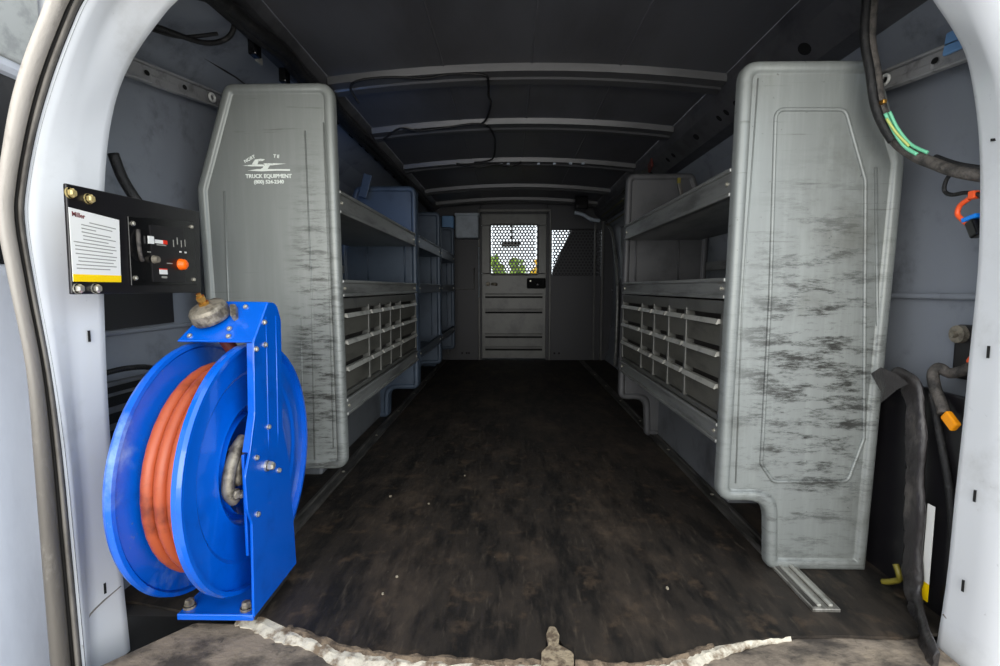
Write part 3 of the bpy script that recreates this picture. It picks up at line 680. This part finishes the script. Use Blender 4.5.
# ------------------------------------------------------------------ hose reel
HR = thing('hose_reel', (-.56,.97,.004), 'glossy blue steel hose reel with orange-red hose, bolted down at the left of the sill', 'hose reel')
cy, cz, RR = .962, .284, .241
def disc(xc, sgn, holes):
    """sgn +1: dish recess seen from +X"""
    b = MB(); t = .003
    prof = [(RR-.010,.010),(RR-.003,.010),(RR,.004),(RR-.001,-.005),(RR-.008,-.006),(RR-.012,0),(RR-.055,0.0),(RR-.062,-.004),(.125,-.004),(.120,-.002),(.112,-.006),(.080,-.034),(.045,-.034),(.045,-.037),(.082,-.037),(.116,-.010),(RR-.065,-.008),(RR-.056,-.004),(RR-.012,-.003),(RR-.010,.010)]
    b.lathe([(r, xc+sgn*a) for r, a in prof], (0,cy,cz), 'X', 72, smooth=True)
    return b.build('reel_disc', M['blue'] if sgn > 0 else M['blue_patchy'], HR)
dR = disc(-.510, 1, 0); dL = disc(-.612, -1, 0)
for o_d in (dR, dL):
    md = o_d.modifiers.new('Edge', 'EDGE_SPLIT'); md.split_angle = .5
MB().lathe([(.10,-.606),(.10,-.514)], (0,cy,cz), 'X', 40, smooth=True).build('drum', M['blue'], HR)
MB().lathe([(0,-.635),(.022,-.635),(.022,-.500),(.030,-.500),(.030,-.478),(0,-.478)], (0,cy,cz), 'X', 24).build('axle', M['castgrey'], HR)
# hose: layered helix
pts = []; 
def coil(layerR, xa_, xb_, turns, a0):
    n = int(turns*40)
    return [Vector((xa_+(xb_-xa_)*k/n, cy+layerR*math.cos(a0+2*PI*turns*k/n), cz+layerR*math.sin(a0+2*PI*turns*k/n))) for k in range(n+1)]
pts += coil(.122, -.598, -.532, 3, 0)
pts += coil(.147, -.530, -.596, 3, 0)[1:]
pts += coil(.170, -.596, -.530, 3, 0)[1:]
pts += coil(.190, -.532, -.598, 3, 0)[1:]
ho = MB().tube(pts, .0112, 12).build('hose', M['hose'], HR)
MB().tube(smooth_path([(-.575,.962,.555),(-.562,.975,.525),(-.548,.99,.485),(-.545,1.0,.45)],5), .0125, 10).build('outlet_hose', M['hose_dark'], HR)
# base plate + arm
b = MB(); b.prism([(-.613,.862),(-.470,.856),(-.470,1.043),(-.62,1.043)], 'Z', .025, .031)
b.box((-.612,.857,.021),(-.47,.863,.033)); b.build('base_plate', M['blue'], HR, bevel=.002)
MB().box((-.60,.885,.004),(-.48,1.03,.025)).build('rubber_shim', M['seal_dark'], HR)
for p in ((-.602,.880),(-.492,.876),(-.495,1.02),(-.60,1.02)):
    o = bolt(HR, (*[p[0], p[1]], .031), (0,0,1), .011, .016, M['castgrey'], 'anchor_bolt')
AX = -.468
arm = rounded([(.858,.027),(.862,.10),(.866,.205),(.853,.232),(.850,.295),(.868,.330),(.893,.40),(.900,.531),(.962,.603),(.995,.600),(1.012,.565),(1.006,.42),(1.0,.35),(1.022,.28),(1.036,.10),(1.040,.027)],
              [.003,.05,.02,.02,.02,.02,.05,.008,.012,.03,.03,.05,.04,.04,.05,.003], 4)
b = MB(); b.prism(arm, 'X', AX-.005, AX)
am = b.build('arm', M['blue'], HR, bevel=.0012)
fl = [(.900,.529),(.893,.40),(.868,.335)]
b = MB(); b.loft([[(AX-.002,y,z) for y,z in fl],[(AX-.014,y+.001,z) for y,z in fl],[(AX-.014,y+.004,z) for y,z in fl],[(AX-.002,y+.004,z) for y,z in fl]], False, False)
b.build('arm_flange', M['blue'], am)
fl = [(1.0,.59),(1.011,.56),(1.005,.42),(1.0,.35)]
b = MB(); b.loft([[(AX-.002,y,z) for y,z in fl],[(AX-.020,y,z) for y,z in fl],[(AX-.020,y-.004,z) for y,z in fl],[(AX-.002,y-.004,z) for y,z in fl]], False, False)
b.build('arm_flange', M['blue'], am)
b = MB(); b.prism([(.868,.14),(.98,.14),(.98,.33),(.868,.33)], 'X', AX-.016, AX-.011); b.build('inner_plate', M['blue'], am, bevel=.001)
for yy in (.945,.985):      # pressed stiffening ridges
    MB().tube([(AX-.0008,yy+.004,.575),(AX-.0008,yy-.002,.42),(AX-.0008,yy-.006,.34),(AX-.002,yy-.008,.31)], .0022, 8).build('ridge', M['blue'], am)
for y, z in ((.940,.362),(.890,.318),(.975,.262),(.885,.212),(.905,.518),(.940,.522),(.940,.565)): bolt(am, (AX,y,z), (1,0,0), .0055, .005)
bolt(am, (AX,.925,.290), (1,0,0), .0105, .016, M['bolt'], 'axle_nut')
# sloping top plate with swivel
b = MB()
pA = [(-.469,.900,.532),(-.469,.962,.604),(-.595,1.000,.604),(-.632,.930,.530)]
nrm = (Vector(pA[1])-Vector(pA[0])).cross(Vector(pA[3])-Vector(pA[0])).normalized()
if nrm.z < 0: nrm = -nrm
b.add([Vector(p) for p in pA]+[Vector(p)-nrm*.005 for p in pA], [(0,1,2,3),(7,6,5,4),(0,4,5,1),(1,5,6,2),(2,6,7,3),(3,7,4,0)])
tp = b.build('top_plate', M['blue'], HR, bevel=.002)
def onp(a, c):   # point on the plate, a along X edge 0..1, c front to back
    A = Vector(pA[0])*(1-a)+Vector(pA[3])*a; B_ = Vector(pA[1])*(1-a)+Vector(pA[2])*a
    return A*(1-c)+B_*c
for a, c in ((.88,.12),(.35,.12),(.40,.30),(.35,.85)): bolt(tp, onp(a,c)+nrm*.0002, nrm, .005, .004)
R_ = Vector((0,0,1)).rotation_difference(nrm*.5+Vector((-.12,-.15,.6))).to_matrix()
sw = onp(.76,.55)
b = MB(); b.lathe([(0,0),(.034,0),(.036,.006),(.035,.022),(.031,.028),(.014,.033),(0,.033)], sw, 'Z', 28, R=R_); 
b.build('swivel', M['castgrey'], HR, bevel=.001)
b = MB(); b.lathe([(0,.030),(.010,.030),(.010,.037),(.006,.037),(.006,.042),(.0085,.042),(.0085,.050),(.005,.050),(.005,.056),(0,.056)], sw, 'Z', 6, R=R_); b.build('brass_fitting', M['brass'], HR)
b = MB(); b.obox(sw+Vector((.046,-.006,.012)), (.004,.004,0), (-.006,.010,.011), (0,-.006,.006)); b.build('clip', M['castgrey'], HR, bevel=.002)
# ratchet and pawl bracket between disc and arm
b = MB(); n = 18; rp = []
for k in range(n): 
    a = 2*PI*k/n; rp += [(cy-.03+.050*math.cos(a), cz+.012+.050*math.sin(a)), (cy-.03+.041*math.cos(a+.28), cz+.012+.041*math.sin(a+.28))]
b.prism(rp, 'X', -.503, -.495); b.build('ratchet', M['castgrey'], HR)
b = MB(); b.tube(smooth_path([(-.498,.905,.350),(-.501,.885,.335),(-.503,.862,.30),(-.503,.856,.265),(-.500,.868,.245)],5), [.011]*21, 8)
b.tube(smooth_path([(-.498,.90,.335),(-.499,.885,.31),(-.500,.880,.27)],4), .008, 8)
b.build('pawl', M['castgrey'], HR)
bolt(HR, (-.492,.858,.262), (1,-.5,0), .010, .008, M['castgrey']); bolt(HR, (-.492,.874,.255), (1,-.5,0), .008, .008, M['bolt'])
# pale hub boss on the left disc and small bolt
bolt(dL, (-.598,.79,.275), (1,-.3,0), .010, .010, M['palebox']); bolt(dL, (-.598,.780,.305), (1,-.3,0), .005, .006)

# ------------------------------------------------------------------ control panel on left jamb
CP = thing('control_panel', (-.69,.93,.62), 'black control panel with orange knob on the left jamb above the hose reel', 'control panel')
X = -.680
b = MB(); b.prism([(.766,.620),(1.092,.620),(1.100,.796),(.770,.790)], 'X', X-.006, X); b.build('housing', M['blackplate'], CP, bevel=.002)
b = MB(); b.prism([(.885,.634),(1.072,.637),(1.075,.772),(.887,.757)], 'X', X, X+.004); fp = b.build('face_plate', M['blackgloss'], CP, bevel=.001)
b = MB(); b.prism([(.938,.642),(1.030,.642),(1.034,.754),(.938,.748)], 'X', X+.004, X+.006); b.build('button_plate', M['blackplate'], fp)
b = MB(); b.prism([(.768,.640),(.864,.640),(.869,.7475),(.770,.7540)], 'X', X+.0004, X+.0012); lb_ = lab(b.build('warning_label', M['paper'], CP),'white label with yellow bottom band')
b = MB(); b.prism([(.768,.640),(.864,.640),(.8646,.6515),(.7684,.6515)], 'X', X+.0012, X+.0016); b.build('yellow_band', M['yellow'], lb_)
text_mesh('heading', 'Miller', .0105, M['redink'], lb_, (X+.0014,.774,.7415), (0,1,-.07), (0,0,1), .0002, bold=.0002)
b = MB()
for k, (y0, y1) in enumerate(((.806,.860),(.790,.852),(.790,.818),(.790,.848),(.792,.858),(.792,.842),(.774,.856),(.776,.858),(.776,.850),(.776,.858),(.780,.855),(.780,.850),(.776,.856),(.776,.842))):
    z = .7345-.0058*k-(.0008 if k > 8 else 0); zz = lambda y: z+.002-.07*(y-.77)*(1-k/14)
    b.prism([(y0,zz(y0)),(y1,zz(y1)),(y1,zz(y1)+.0016),(y0,zz(y0)+.0016)], 'X', X+.0012, X+.0015)
b.build('print_lines', M['greyink'], lb_)
for p in ((.774,.776),(.808,.773),(.775,.629),(.809,.629)): bolt(CP, (X,p[0],p[1]), (1,0,0), .0085, .009, M['bolt_pale'] if p[1] > .7 else M['bolt'], 'mounting_bolt')
for p in ((.896,.745),(.894,.648),(1.062,.759),(1.060,.648)): bolt(fp, (X+.004,p[0],p[1]), (1,0,0), .0048, .004, M['bolt'], 'screw')
def pp(y, z, w, h, m, nm, d=.0006, x=X+.006): return MB().box((x,y-w/2,z-h/2),(x+d,y+w/2,z+h/2)).build(nm, m, fp)
pp(.935,.7195,.013,.014,M['paper'],'white_switch',.003); pp(.962,.7185,.030,.007,M['paper'],'white_marking'); pp(.975,.7188,.012,.0075,M['red'],'red_marking',.001); pp(.965,.7125,.026,.002,M['greyink'],'print_mark')
pp(.966,.661,.022,.009,M['paper'],'white_marking'); pp(.966,.6665,.022,.002,M['red'],'red_marking',.001); pp(.968,.651,.015,.004,M['greyink'],'print_mark'); pp(.930,.697,.010,.0014,M['greyink'],'print_mark'); pp(.985,.6785,.016,.002,M['greyink'],'print_mark')
for y in (1.000,1.012,1.024,1.036): pp(y,.722+.003*math.sin(y*300),.002,.014,M['greyink'],'print_mark')
pp(1.020,.7035,.006,.003,M['paper'],'white_marking'); pp(1.036,.7035,.006,.003,M['paper'],'white_marking')
b = MB(); b.lathe([(0,.013),(.007,.0125),(.0105,.009),(.0105,.004),(.0115,.003),(.0115,0)], (X+.006,1.018,.678), 'X', 20, smooth=True); b.build('orange_knob', M['orange'], fp)
b = MB(); b.tube(smooth_path([(X+.006,.906,.735),(X+.010,.900,.715),(X+.010,.902,.69),(X+.006,.912,.68)],4), .0035, 8); b.build('cover_edge', M['wire_dusty'], fp)
b = MB(); b.lathe([(0,.010),(.006,.009),(.008,0)], (X+.006,.942,.684), 'X', 12); b.build('key_switch', M['castgrey'], fp)
# drop cable behind the control panel, down to its top
tag(MB().tube(smooth_path([(-.80,1.02,.90),(-.79,1.03,.85),(-.765,1.04,.80),(-.735,1.06,.76)],5), .010, 10).build('cable', M['wire']), 'thick black cable rising behind the control panel', 'cable')

# ------------------------------------------------------------------ wiring, left
def cable(label, pts, r, m, name='cable', n=8, k=6, group=None, dy=0.):
    pts = [(p[0],p[1]+dy,p[2]) for p in pts]
    return tag(MB().tube(smooth_path(pts,k), r, n).build(name, m), label, 'cable', group)
cable('black cable loop hanging at the top of the left door opening', [(-.80,1.02,1.17),(-.76,1.10,1.185),(-.72,1.22,1.205),(-.68,1.26,1.24),(-.665,1.24,1.28),(-.70,1.16,1.275),(-.76,1.06,1.22),(-.79,1.0,1.18)], .0062, M['wire'])
cable('thin black cable branching along the left belt bracket', [(-.815,1.03,1.155),(-.79,1.10,1.185),(-.755,1.18,1.20),(-.70,1.24,1.235)], .0045, M['wire'])
hl = thing('wire_harness', (-.62,1.6,1.27), 'thick black wire harness taped along the left roof edge', 'cable')
base = [(-.655,1.05,1.262),(-.652,1.17,1.268),(-.640,1.28,1.262),(-.625,1.42,1.268),(-.63,1.56,1.262),(-.628,1.75,1.27),(-.64,2.0,1.268),(-.64,2.3,1.272),(-.64,2.8,1.27),(-.645,3.5,1.27),(-.65,4.2,1.27)]
b = MB()
for k in range(4):
    o_ = [Vector(p)+Vector((.012*math.cos(k*1.6)+random.uniform(-.004,.004),0,.012*math.sin(k*1.6)+random.uniform(-.004,.004))) for p in base]
    b.tube(smooth_path(o_,5), .019 if k < 2 else .011, 8)
b.build('loom', M['wire'], hl)
for y, x in ((1.33,-.655),(1.50,-.655),(1.9,-.655)):
    MB().box((x-.012,y-.016,1.222),(x+.010,y+.016,1.262)).build('clip', M['blackgloss'], hl, bevel=.004)
MB().box((-.667,1.352,1.222),(-.661,1.380,1.238)).build('pale_tag', M['handle'], hl)
# ceiling cables across the bows
cable('thin black cable along the nearest roof bow, dropping back near the middle', [(-.52,1.70,1.262),(-.535,1.66,1.295),(-.50,1.64,1.312),(-.40,1.64,1.322),(-.28,1.645,1.320),(-.20,1.64,1.330),(-.09,1.65,1.331),(-.075,1.70,1.322),(-.078,1.80,1.318),(-.075,1.95,1.345),(-.10,2.12,1.345),(-.13,2.16,1.333)], .0042, M['wire'], dy=.07)
cable('thin black cable drooping along the second roof bow', [(-.56,2.20,1.285),(-.48,2.16,1.318),(-.40,2.15,1.305),(-.28,2.15,1.318),(-.16,2.15,1.333),(-.10,2.17,1.33),(-.075,2.25,1.315),(-.075,2.5,1.345),(-.10,2.75,1.335),(-.20,2.80,1.330)], .0045, M['wire'], dy=.07)
cable('short black cable looping under the third roof bow', [(-.30,2.80,1.322),(-.18,2.78,1.300),(-.08,2.79,1.318),(.0,2.78,1.305),(.06,2.80,1.330)], .006, M['wire'], dy=.07)
# small white residue and clips under the third bow
for i, x in enumerate((-.06,-.02,.15,.24,.33,.40)):
    tag(MB().box((x,2.882,1.320),(x+.018,2.897,1.331)).build('roof_clip', M['palebox'], bevel=.003), 'small white clip in the row under the third roof bow', 'clip', 'white clips under the third roof bow')
# open louvre vent low on left wall behind reel
vt = thing('body_vent', (-.86,1.10,.36), 'dark louvred vent low on the left wall behind the reel', 'vent')
MB().box((-.884,1.0,.285),(-.868,1.22,.425)).build('vent_frame', M['wall_lower'], vt, bevel=.004)
b = MB()
for z in (.298,.335,.372,.402): b.box((-.868,1.01,z),(-.866,1.21,z+(.022 if z < .4 else .014)))
b.build('vent_slot', M['black'], vt)
tag(MB().tube(smooth_path([(-.85,1.0,.45),(-.84,1.06,.455),(-.84,1.14,.445),(-.85,1.22,.41)],4), .006, 6).build('cable', M['wire']), 'thin dark cable above the louvred vent behind the reel', 'cable')

# ------------------------------------------------------------------ wiring, right
hr = thing('wire_harness', (.78,1.0,.85), 'dusty black wire harness hanging past the right end panel with bared green wires', 'cable')
hp = [(.702,1.04,1.27),(.702,1.04,1.187),(.700,1.036,1.112),(.708,1.028,1.05),(.720,1.025,.985),(.738,1.025,.945),(.756,1.02,.912),(.772,.99,.878),(.780,.96,.858),(.785,.93,.840),(.79,.90,.826),(.81,.86,.81)]
b = MB(); b.tube(smooth_path(hp,5), .0105, 10); b.build('loom', M['wire_dusty'], hr)
b = MB(); b.tube(smooth_path([Vector(p)+Vector((-.013,-.004,.002)) for p in hp[:7]],5), .008, 8); b.tube(smooth_path([Vector(p)+Vector((.004,.004,.012)) for p in hp[8:]],5), .006, 8); b.build('outer_cable', M['wire'], hr)
MB().tube(smooth_path([(.722,1.012,.965),(.738,1.008,.930),(.754,1.0,.900),(.765,.982,.880)],5), .0034, 6).build('bared_wire', M['wire_green'], hr)
MB().tube(smooth_path([(.730,1.012,.968),(.745,1.008,.935),(.762,.995,.902),(.775,.970,.880)],5), .0032, 6).build('bared_wire', M['wire_green'], hr)
MB().tube(smooth_path([(.724,1.010,.955),(.740,1.004,.926),(.757,.992,.898)],5), .0026, 6).build('bared_wire', M['wire_yellow'], hr)
MB().box((.712,1.005,.982),(.720,1.018,.990)).build('copper_tip', M['brass'], hr, bevel=.002)
cable('thin black wire below the right harness, leading to the blue connector', [(.80,.945,.838),(.797,.952,.825),(.80,.957,.808),(.80,.94,.798),(.80,.915,.797),(.80,.89,.79),(.802,.875,.775)], .0036, M['wire'])
cn = thing('connector', (.80,.885,.74), 'blue and black plug with orange wire at the right jamb, upper', 'connector')
MB().tube(smooth_path([(.800,.905,.785),(.800,.922,.776),(.800,.926,.762),(.800,.915,.750),(.800,.905,.742)],5), .0042, 8).build('orange_wire', M['orange2'], cn)
MB().obox((.80,.898,.751),(.006,0,0),(0,.014,-.003),(0,.001,.004)).build('blue_collar', M['blueplastic'], cn, bevel=.002)
MB().obox((.80,.889,.732),(.008,0,0),(0,.008,-.004),(0,.007,.014)).build('black_body', M['blackgloss'], cn, bevel=.003)
MB().box((.794,.890,.783),(.806,.903,.797)).build('orange_clip', M['orange2'], cn, bevel=.002)
# lower: black lamp mount with cable and amber plug
lm = thing('lamp_socket', (.85,.93,.5), 'black lamp socket on the right wall with grey cable and amber plug', 'socket')
MB().box((.862,.90,.455),(.885,.985,.560)).build('mount', M['blackplate'], lm, bevel=.006)
MB().lathe([(0,-.012),(.006,-.012),(.007,-.004),(.017,-.003),(.017,.010)], (.855,.968,.542), 'X', 18).build('boss', M['castgrey'], lm)
MB().tube(smooth_path([(.832,.895,.497),(.83,.925,.478),(.828,.950,.470),(.823,.965,.478),(.818,.972,.465),(.812,.958,.44),(.808,.938,.415),(.806,.928,.398)],5), .0098, 10).build('cable', M['wire_dusty'], lm)
MB().obox((.806,.912,.388),(.006,0,0),(0,.012,.010),(0,-.006,.008)).build('amber_plug', M['amber'], lm, bevel=.003)
MB().obox((.832,.905,.508),(.005,0,0),(0,.010,-.014),(0,.003,.005)).build('orange_lever', M['orange2'], lm, bevel=.003)
MB().obox((.832,.905,.486),(.005,0,0),(0,.006,-.003),(0,.003,.005)).build('orange_lever', M['orange2'], lm, bevel=.002)
# black lower trim well at right
b = MB(); b.prism([(.90,-.08),(1.5,-.08),(1.5,.34),(1.12,.435),(.90,.432)], 'X', .824, .836); b.build('trim_61', M['blackplate'], bevel=.004, kind='structure')
# crinkled black rubber strip hanging down
rs = thing('rubber_strip', (.80,.97,.02), 'crinkled black rubber trim strip peeling down beside the right shelving', 'rubber strip')
C0 = [(.79,1.045,.440),(.80,1.025,.445),(.80,1.004,.436),(.80,.987,.40),(.80,.98,.34),(.80,.975,.26),(.80,.970,.18),(.80,.965,.10),(.797,.958,.045),(.782,.925,.016),(.757,.880,.010),(.73,.835,.006),(.715,.80,.003)]
loops = []
P = smooth_path(C0,5)
for i, p in enumerate(P):
    t = (P[min(i+1,len(P)-1)]-P[max(i-1,0)]).normalized(); w = t.cross(Vector((1,0,0))); w.normalize(); wd = .0235+.003*math.sin(i*.7)
    if i < 4: wd *= .45+.14*i
    nx = Vector((-1,0,0)); j = [random.uniform(-.0025,.0025) for _ in range(5)]
    loops.append([p+w*wd+nx*j[0], p+w*wd*.55+nx*(.007+j[1]), p+nx*(.002+j[2]), p-w*wd*.5+nx*(.009+j[3]), p-w*wd+nx*j[4], p-w*wd*.9-nx*.005, p+w*wd*.9-nx*.005])
MB().loft(loops, True, True, True).build('strip', M['rubber'], rs)
b = MB(); fl = [(x*.965,y*.965,.63+(z-.63)*.965) for x,y,z in [(.795,1.105,.442),(.790,1.07,.462),(.792,1.03,.455),(.795,1.0,.440),(.79,1.02,.425),(.788,1.045,.400),(.79,1.065,.385),(.793,1.07,.41)]]
b.add(fl+[(.760,1.012,.437)], [(i,(i+1)%8,8) for i in range(8)]); b.build('folded_flap', M['rubber'], rs, fix=False)
cable('thin black cable running down between the rubber strip and the right jamb', [(.82,.975,.43),(.818,.95,.36),(.818,.915,.25),(.816,.893,.12),(.812,.882,.02),(.805,.88,-.06)], .007, M['wire'])
sk = thing('sticker_strip', (.83,.94,.1), 'narrow white and yellow sticker strip low beside the right jamb', 'sticker')
MB().box((.8085,.934,.06),(.8100,.950,.215)).build('white_part', M['paper'], sk)
MB().box((.8085,.934,.024),(.8100,.950,.06)).build('yellow_part', M['yellow'], sk)
tag(MB().tube(smooth_path([(.795,1.03,.006),(.80,1.015,.016),(.805,1.00,.03),(.80,.995,.045),(.80,1.005,.06)],4), .006, 6).build('yellow_tab', M['dull_yellow']), 'dirty yellow tab on the floor beside the right rubber strip', 'tab')
tag(MB().box((.848,1.04,.12),(.8555,1.06,.26)).build('white_tag', M['palebox'], bevel=.002), 'small pale strip on the dark wall behind the rubber strip at right', 'tag')
# yellow reflections built as strands, orange items under the roof at right rear
yl = thing('yellow_reflection', (.72,3.5,1.2), 'dull yellow strands imitating reflections along the right roof edge beyond the shelving', 'cable')
for k in range(4): MB().tube([(.71+.018*k,2.9,1.235-.036*k),(.715+.018*k,3.3,1.238-.036*k),(.72+.018*k,4.1,1.24-.036*k)], .005, 6).build('strand', M['dull_yellow'] if k % 2 else M['alu_dark'], yl)
MB().box((.715,3.28,1.196),(.835,3.31,1.206)).build('standoff', M['alu_dark'], yl)
tag(MB().obox((.712,2.62,1.250),(.006,0,0),(0,.03,-.010),(0,.006,.022)).build('reflector', M['hose_dark'], bevel=.004), 'small dull red tag under the roof rail above the right shelving', 'tag')
cl = thing('rail_clip', (.70,1.97,1.02), 'dark steel clip with white slotted screw on top of the right shelving', 'clip')
MB().obox((.66,1.98,.99),(.012,0,-.045),(0,.006,0),(.006,0,.003)).build('strap', M['alu_dark'], cl, bevel=.002)
bolt(cl, (.672,1.972,.945), (0,-1,0), .012, .006, M['bolt'], 'screw')
MB().box((.640,1.970,1.03),(.652,1.978,1.05)).build('yellow_tip', M['dull_yellow'], cl)
cs = thing('rail_clip', (-.66,2.3,1.0), 'blue tinted steel strap behind the left shelving top', 'clip')
MB().obox((-.655,2.30,1.09),(.014,0,.050),(0,.005,0),(-.018,0,.006)).build('strap', M['panel_blue'], cs, bevel=.002)

# ------------------------------------------------------------------ lights
w = bpy.data.worlds.new('World'); sc.world = w; w.use_nodes = True
bg = w.node_tree.nodes['Background']; bg.inputs[0].default_value = (*lin((.95,.97,1.0)),1); bg.inputs[1].default_value = 2.0
def area(name, loc, tgt, sx, sy, e, c):
    l = bpy.data.lights.new(name, 'AREA'); l.shape = 'RECTANGLE'; l.size = sx; l.size_y = sy; l.energy = e; l.color = lin(c)
    o = bpy.data.objects.new(name, l); col.objects.link(o); o.location = loc
    o.rotation_euler = (Vector(tgt)-Vector(loc)).to_track_quat('-Z','Y').to_euler(); return o
area('rear_fill_light', (.0,-1.2,.85), (0,1.8,.75), 2.6, 1.1, 44, (1.,.985,.95))  # broad lamp added behind the camera to light the van from the rear
area('cool_fill_light', (1.6,-.6,1.9), (.3,1.1,.6), 1.0, 1.0, 16, (.85,.93,1.))  # unseen cool lamp added to brighten the jambs
area('left_fill_light', (-1.6,-.6,1.8), (-.2,1.1,.6), 1.0, 1.0, 6, (1.,1.,1.))  # matching neutral lamp added out of view on the left, also for the jambs
area('cool_shelf_fill', (-.62,1.60,.97), (-.66,2.6,.85), .16, .10, .5, (.40,.65,1.))  # blue lamp added out of sight behind the near end panel to tint the shelving

# ------------------------------------------------------------------ camera
cam = bpy.data.cameras.new('Camera'); cam.sensor_width = 36; cam.lens = 18.0; cam.clip_start = .02
co = bpy.data.objects.new('Camera', cam); col.objects.link(co); co.location = (0,0,.63)
co.rotation_euler = (PI/2-.08976, 0, .01992); sc.camera = co
sc.view_settings.view_transform = 'Standard'; sc.view_settings.look = 'None'; sc.view_settings.exposure = 0.
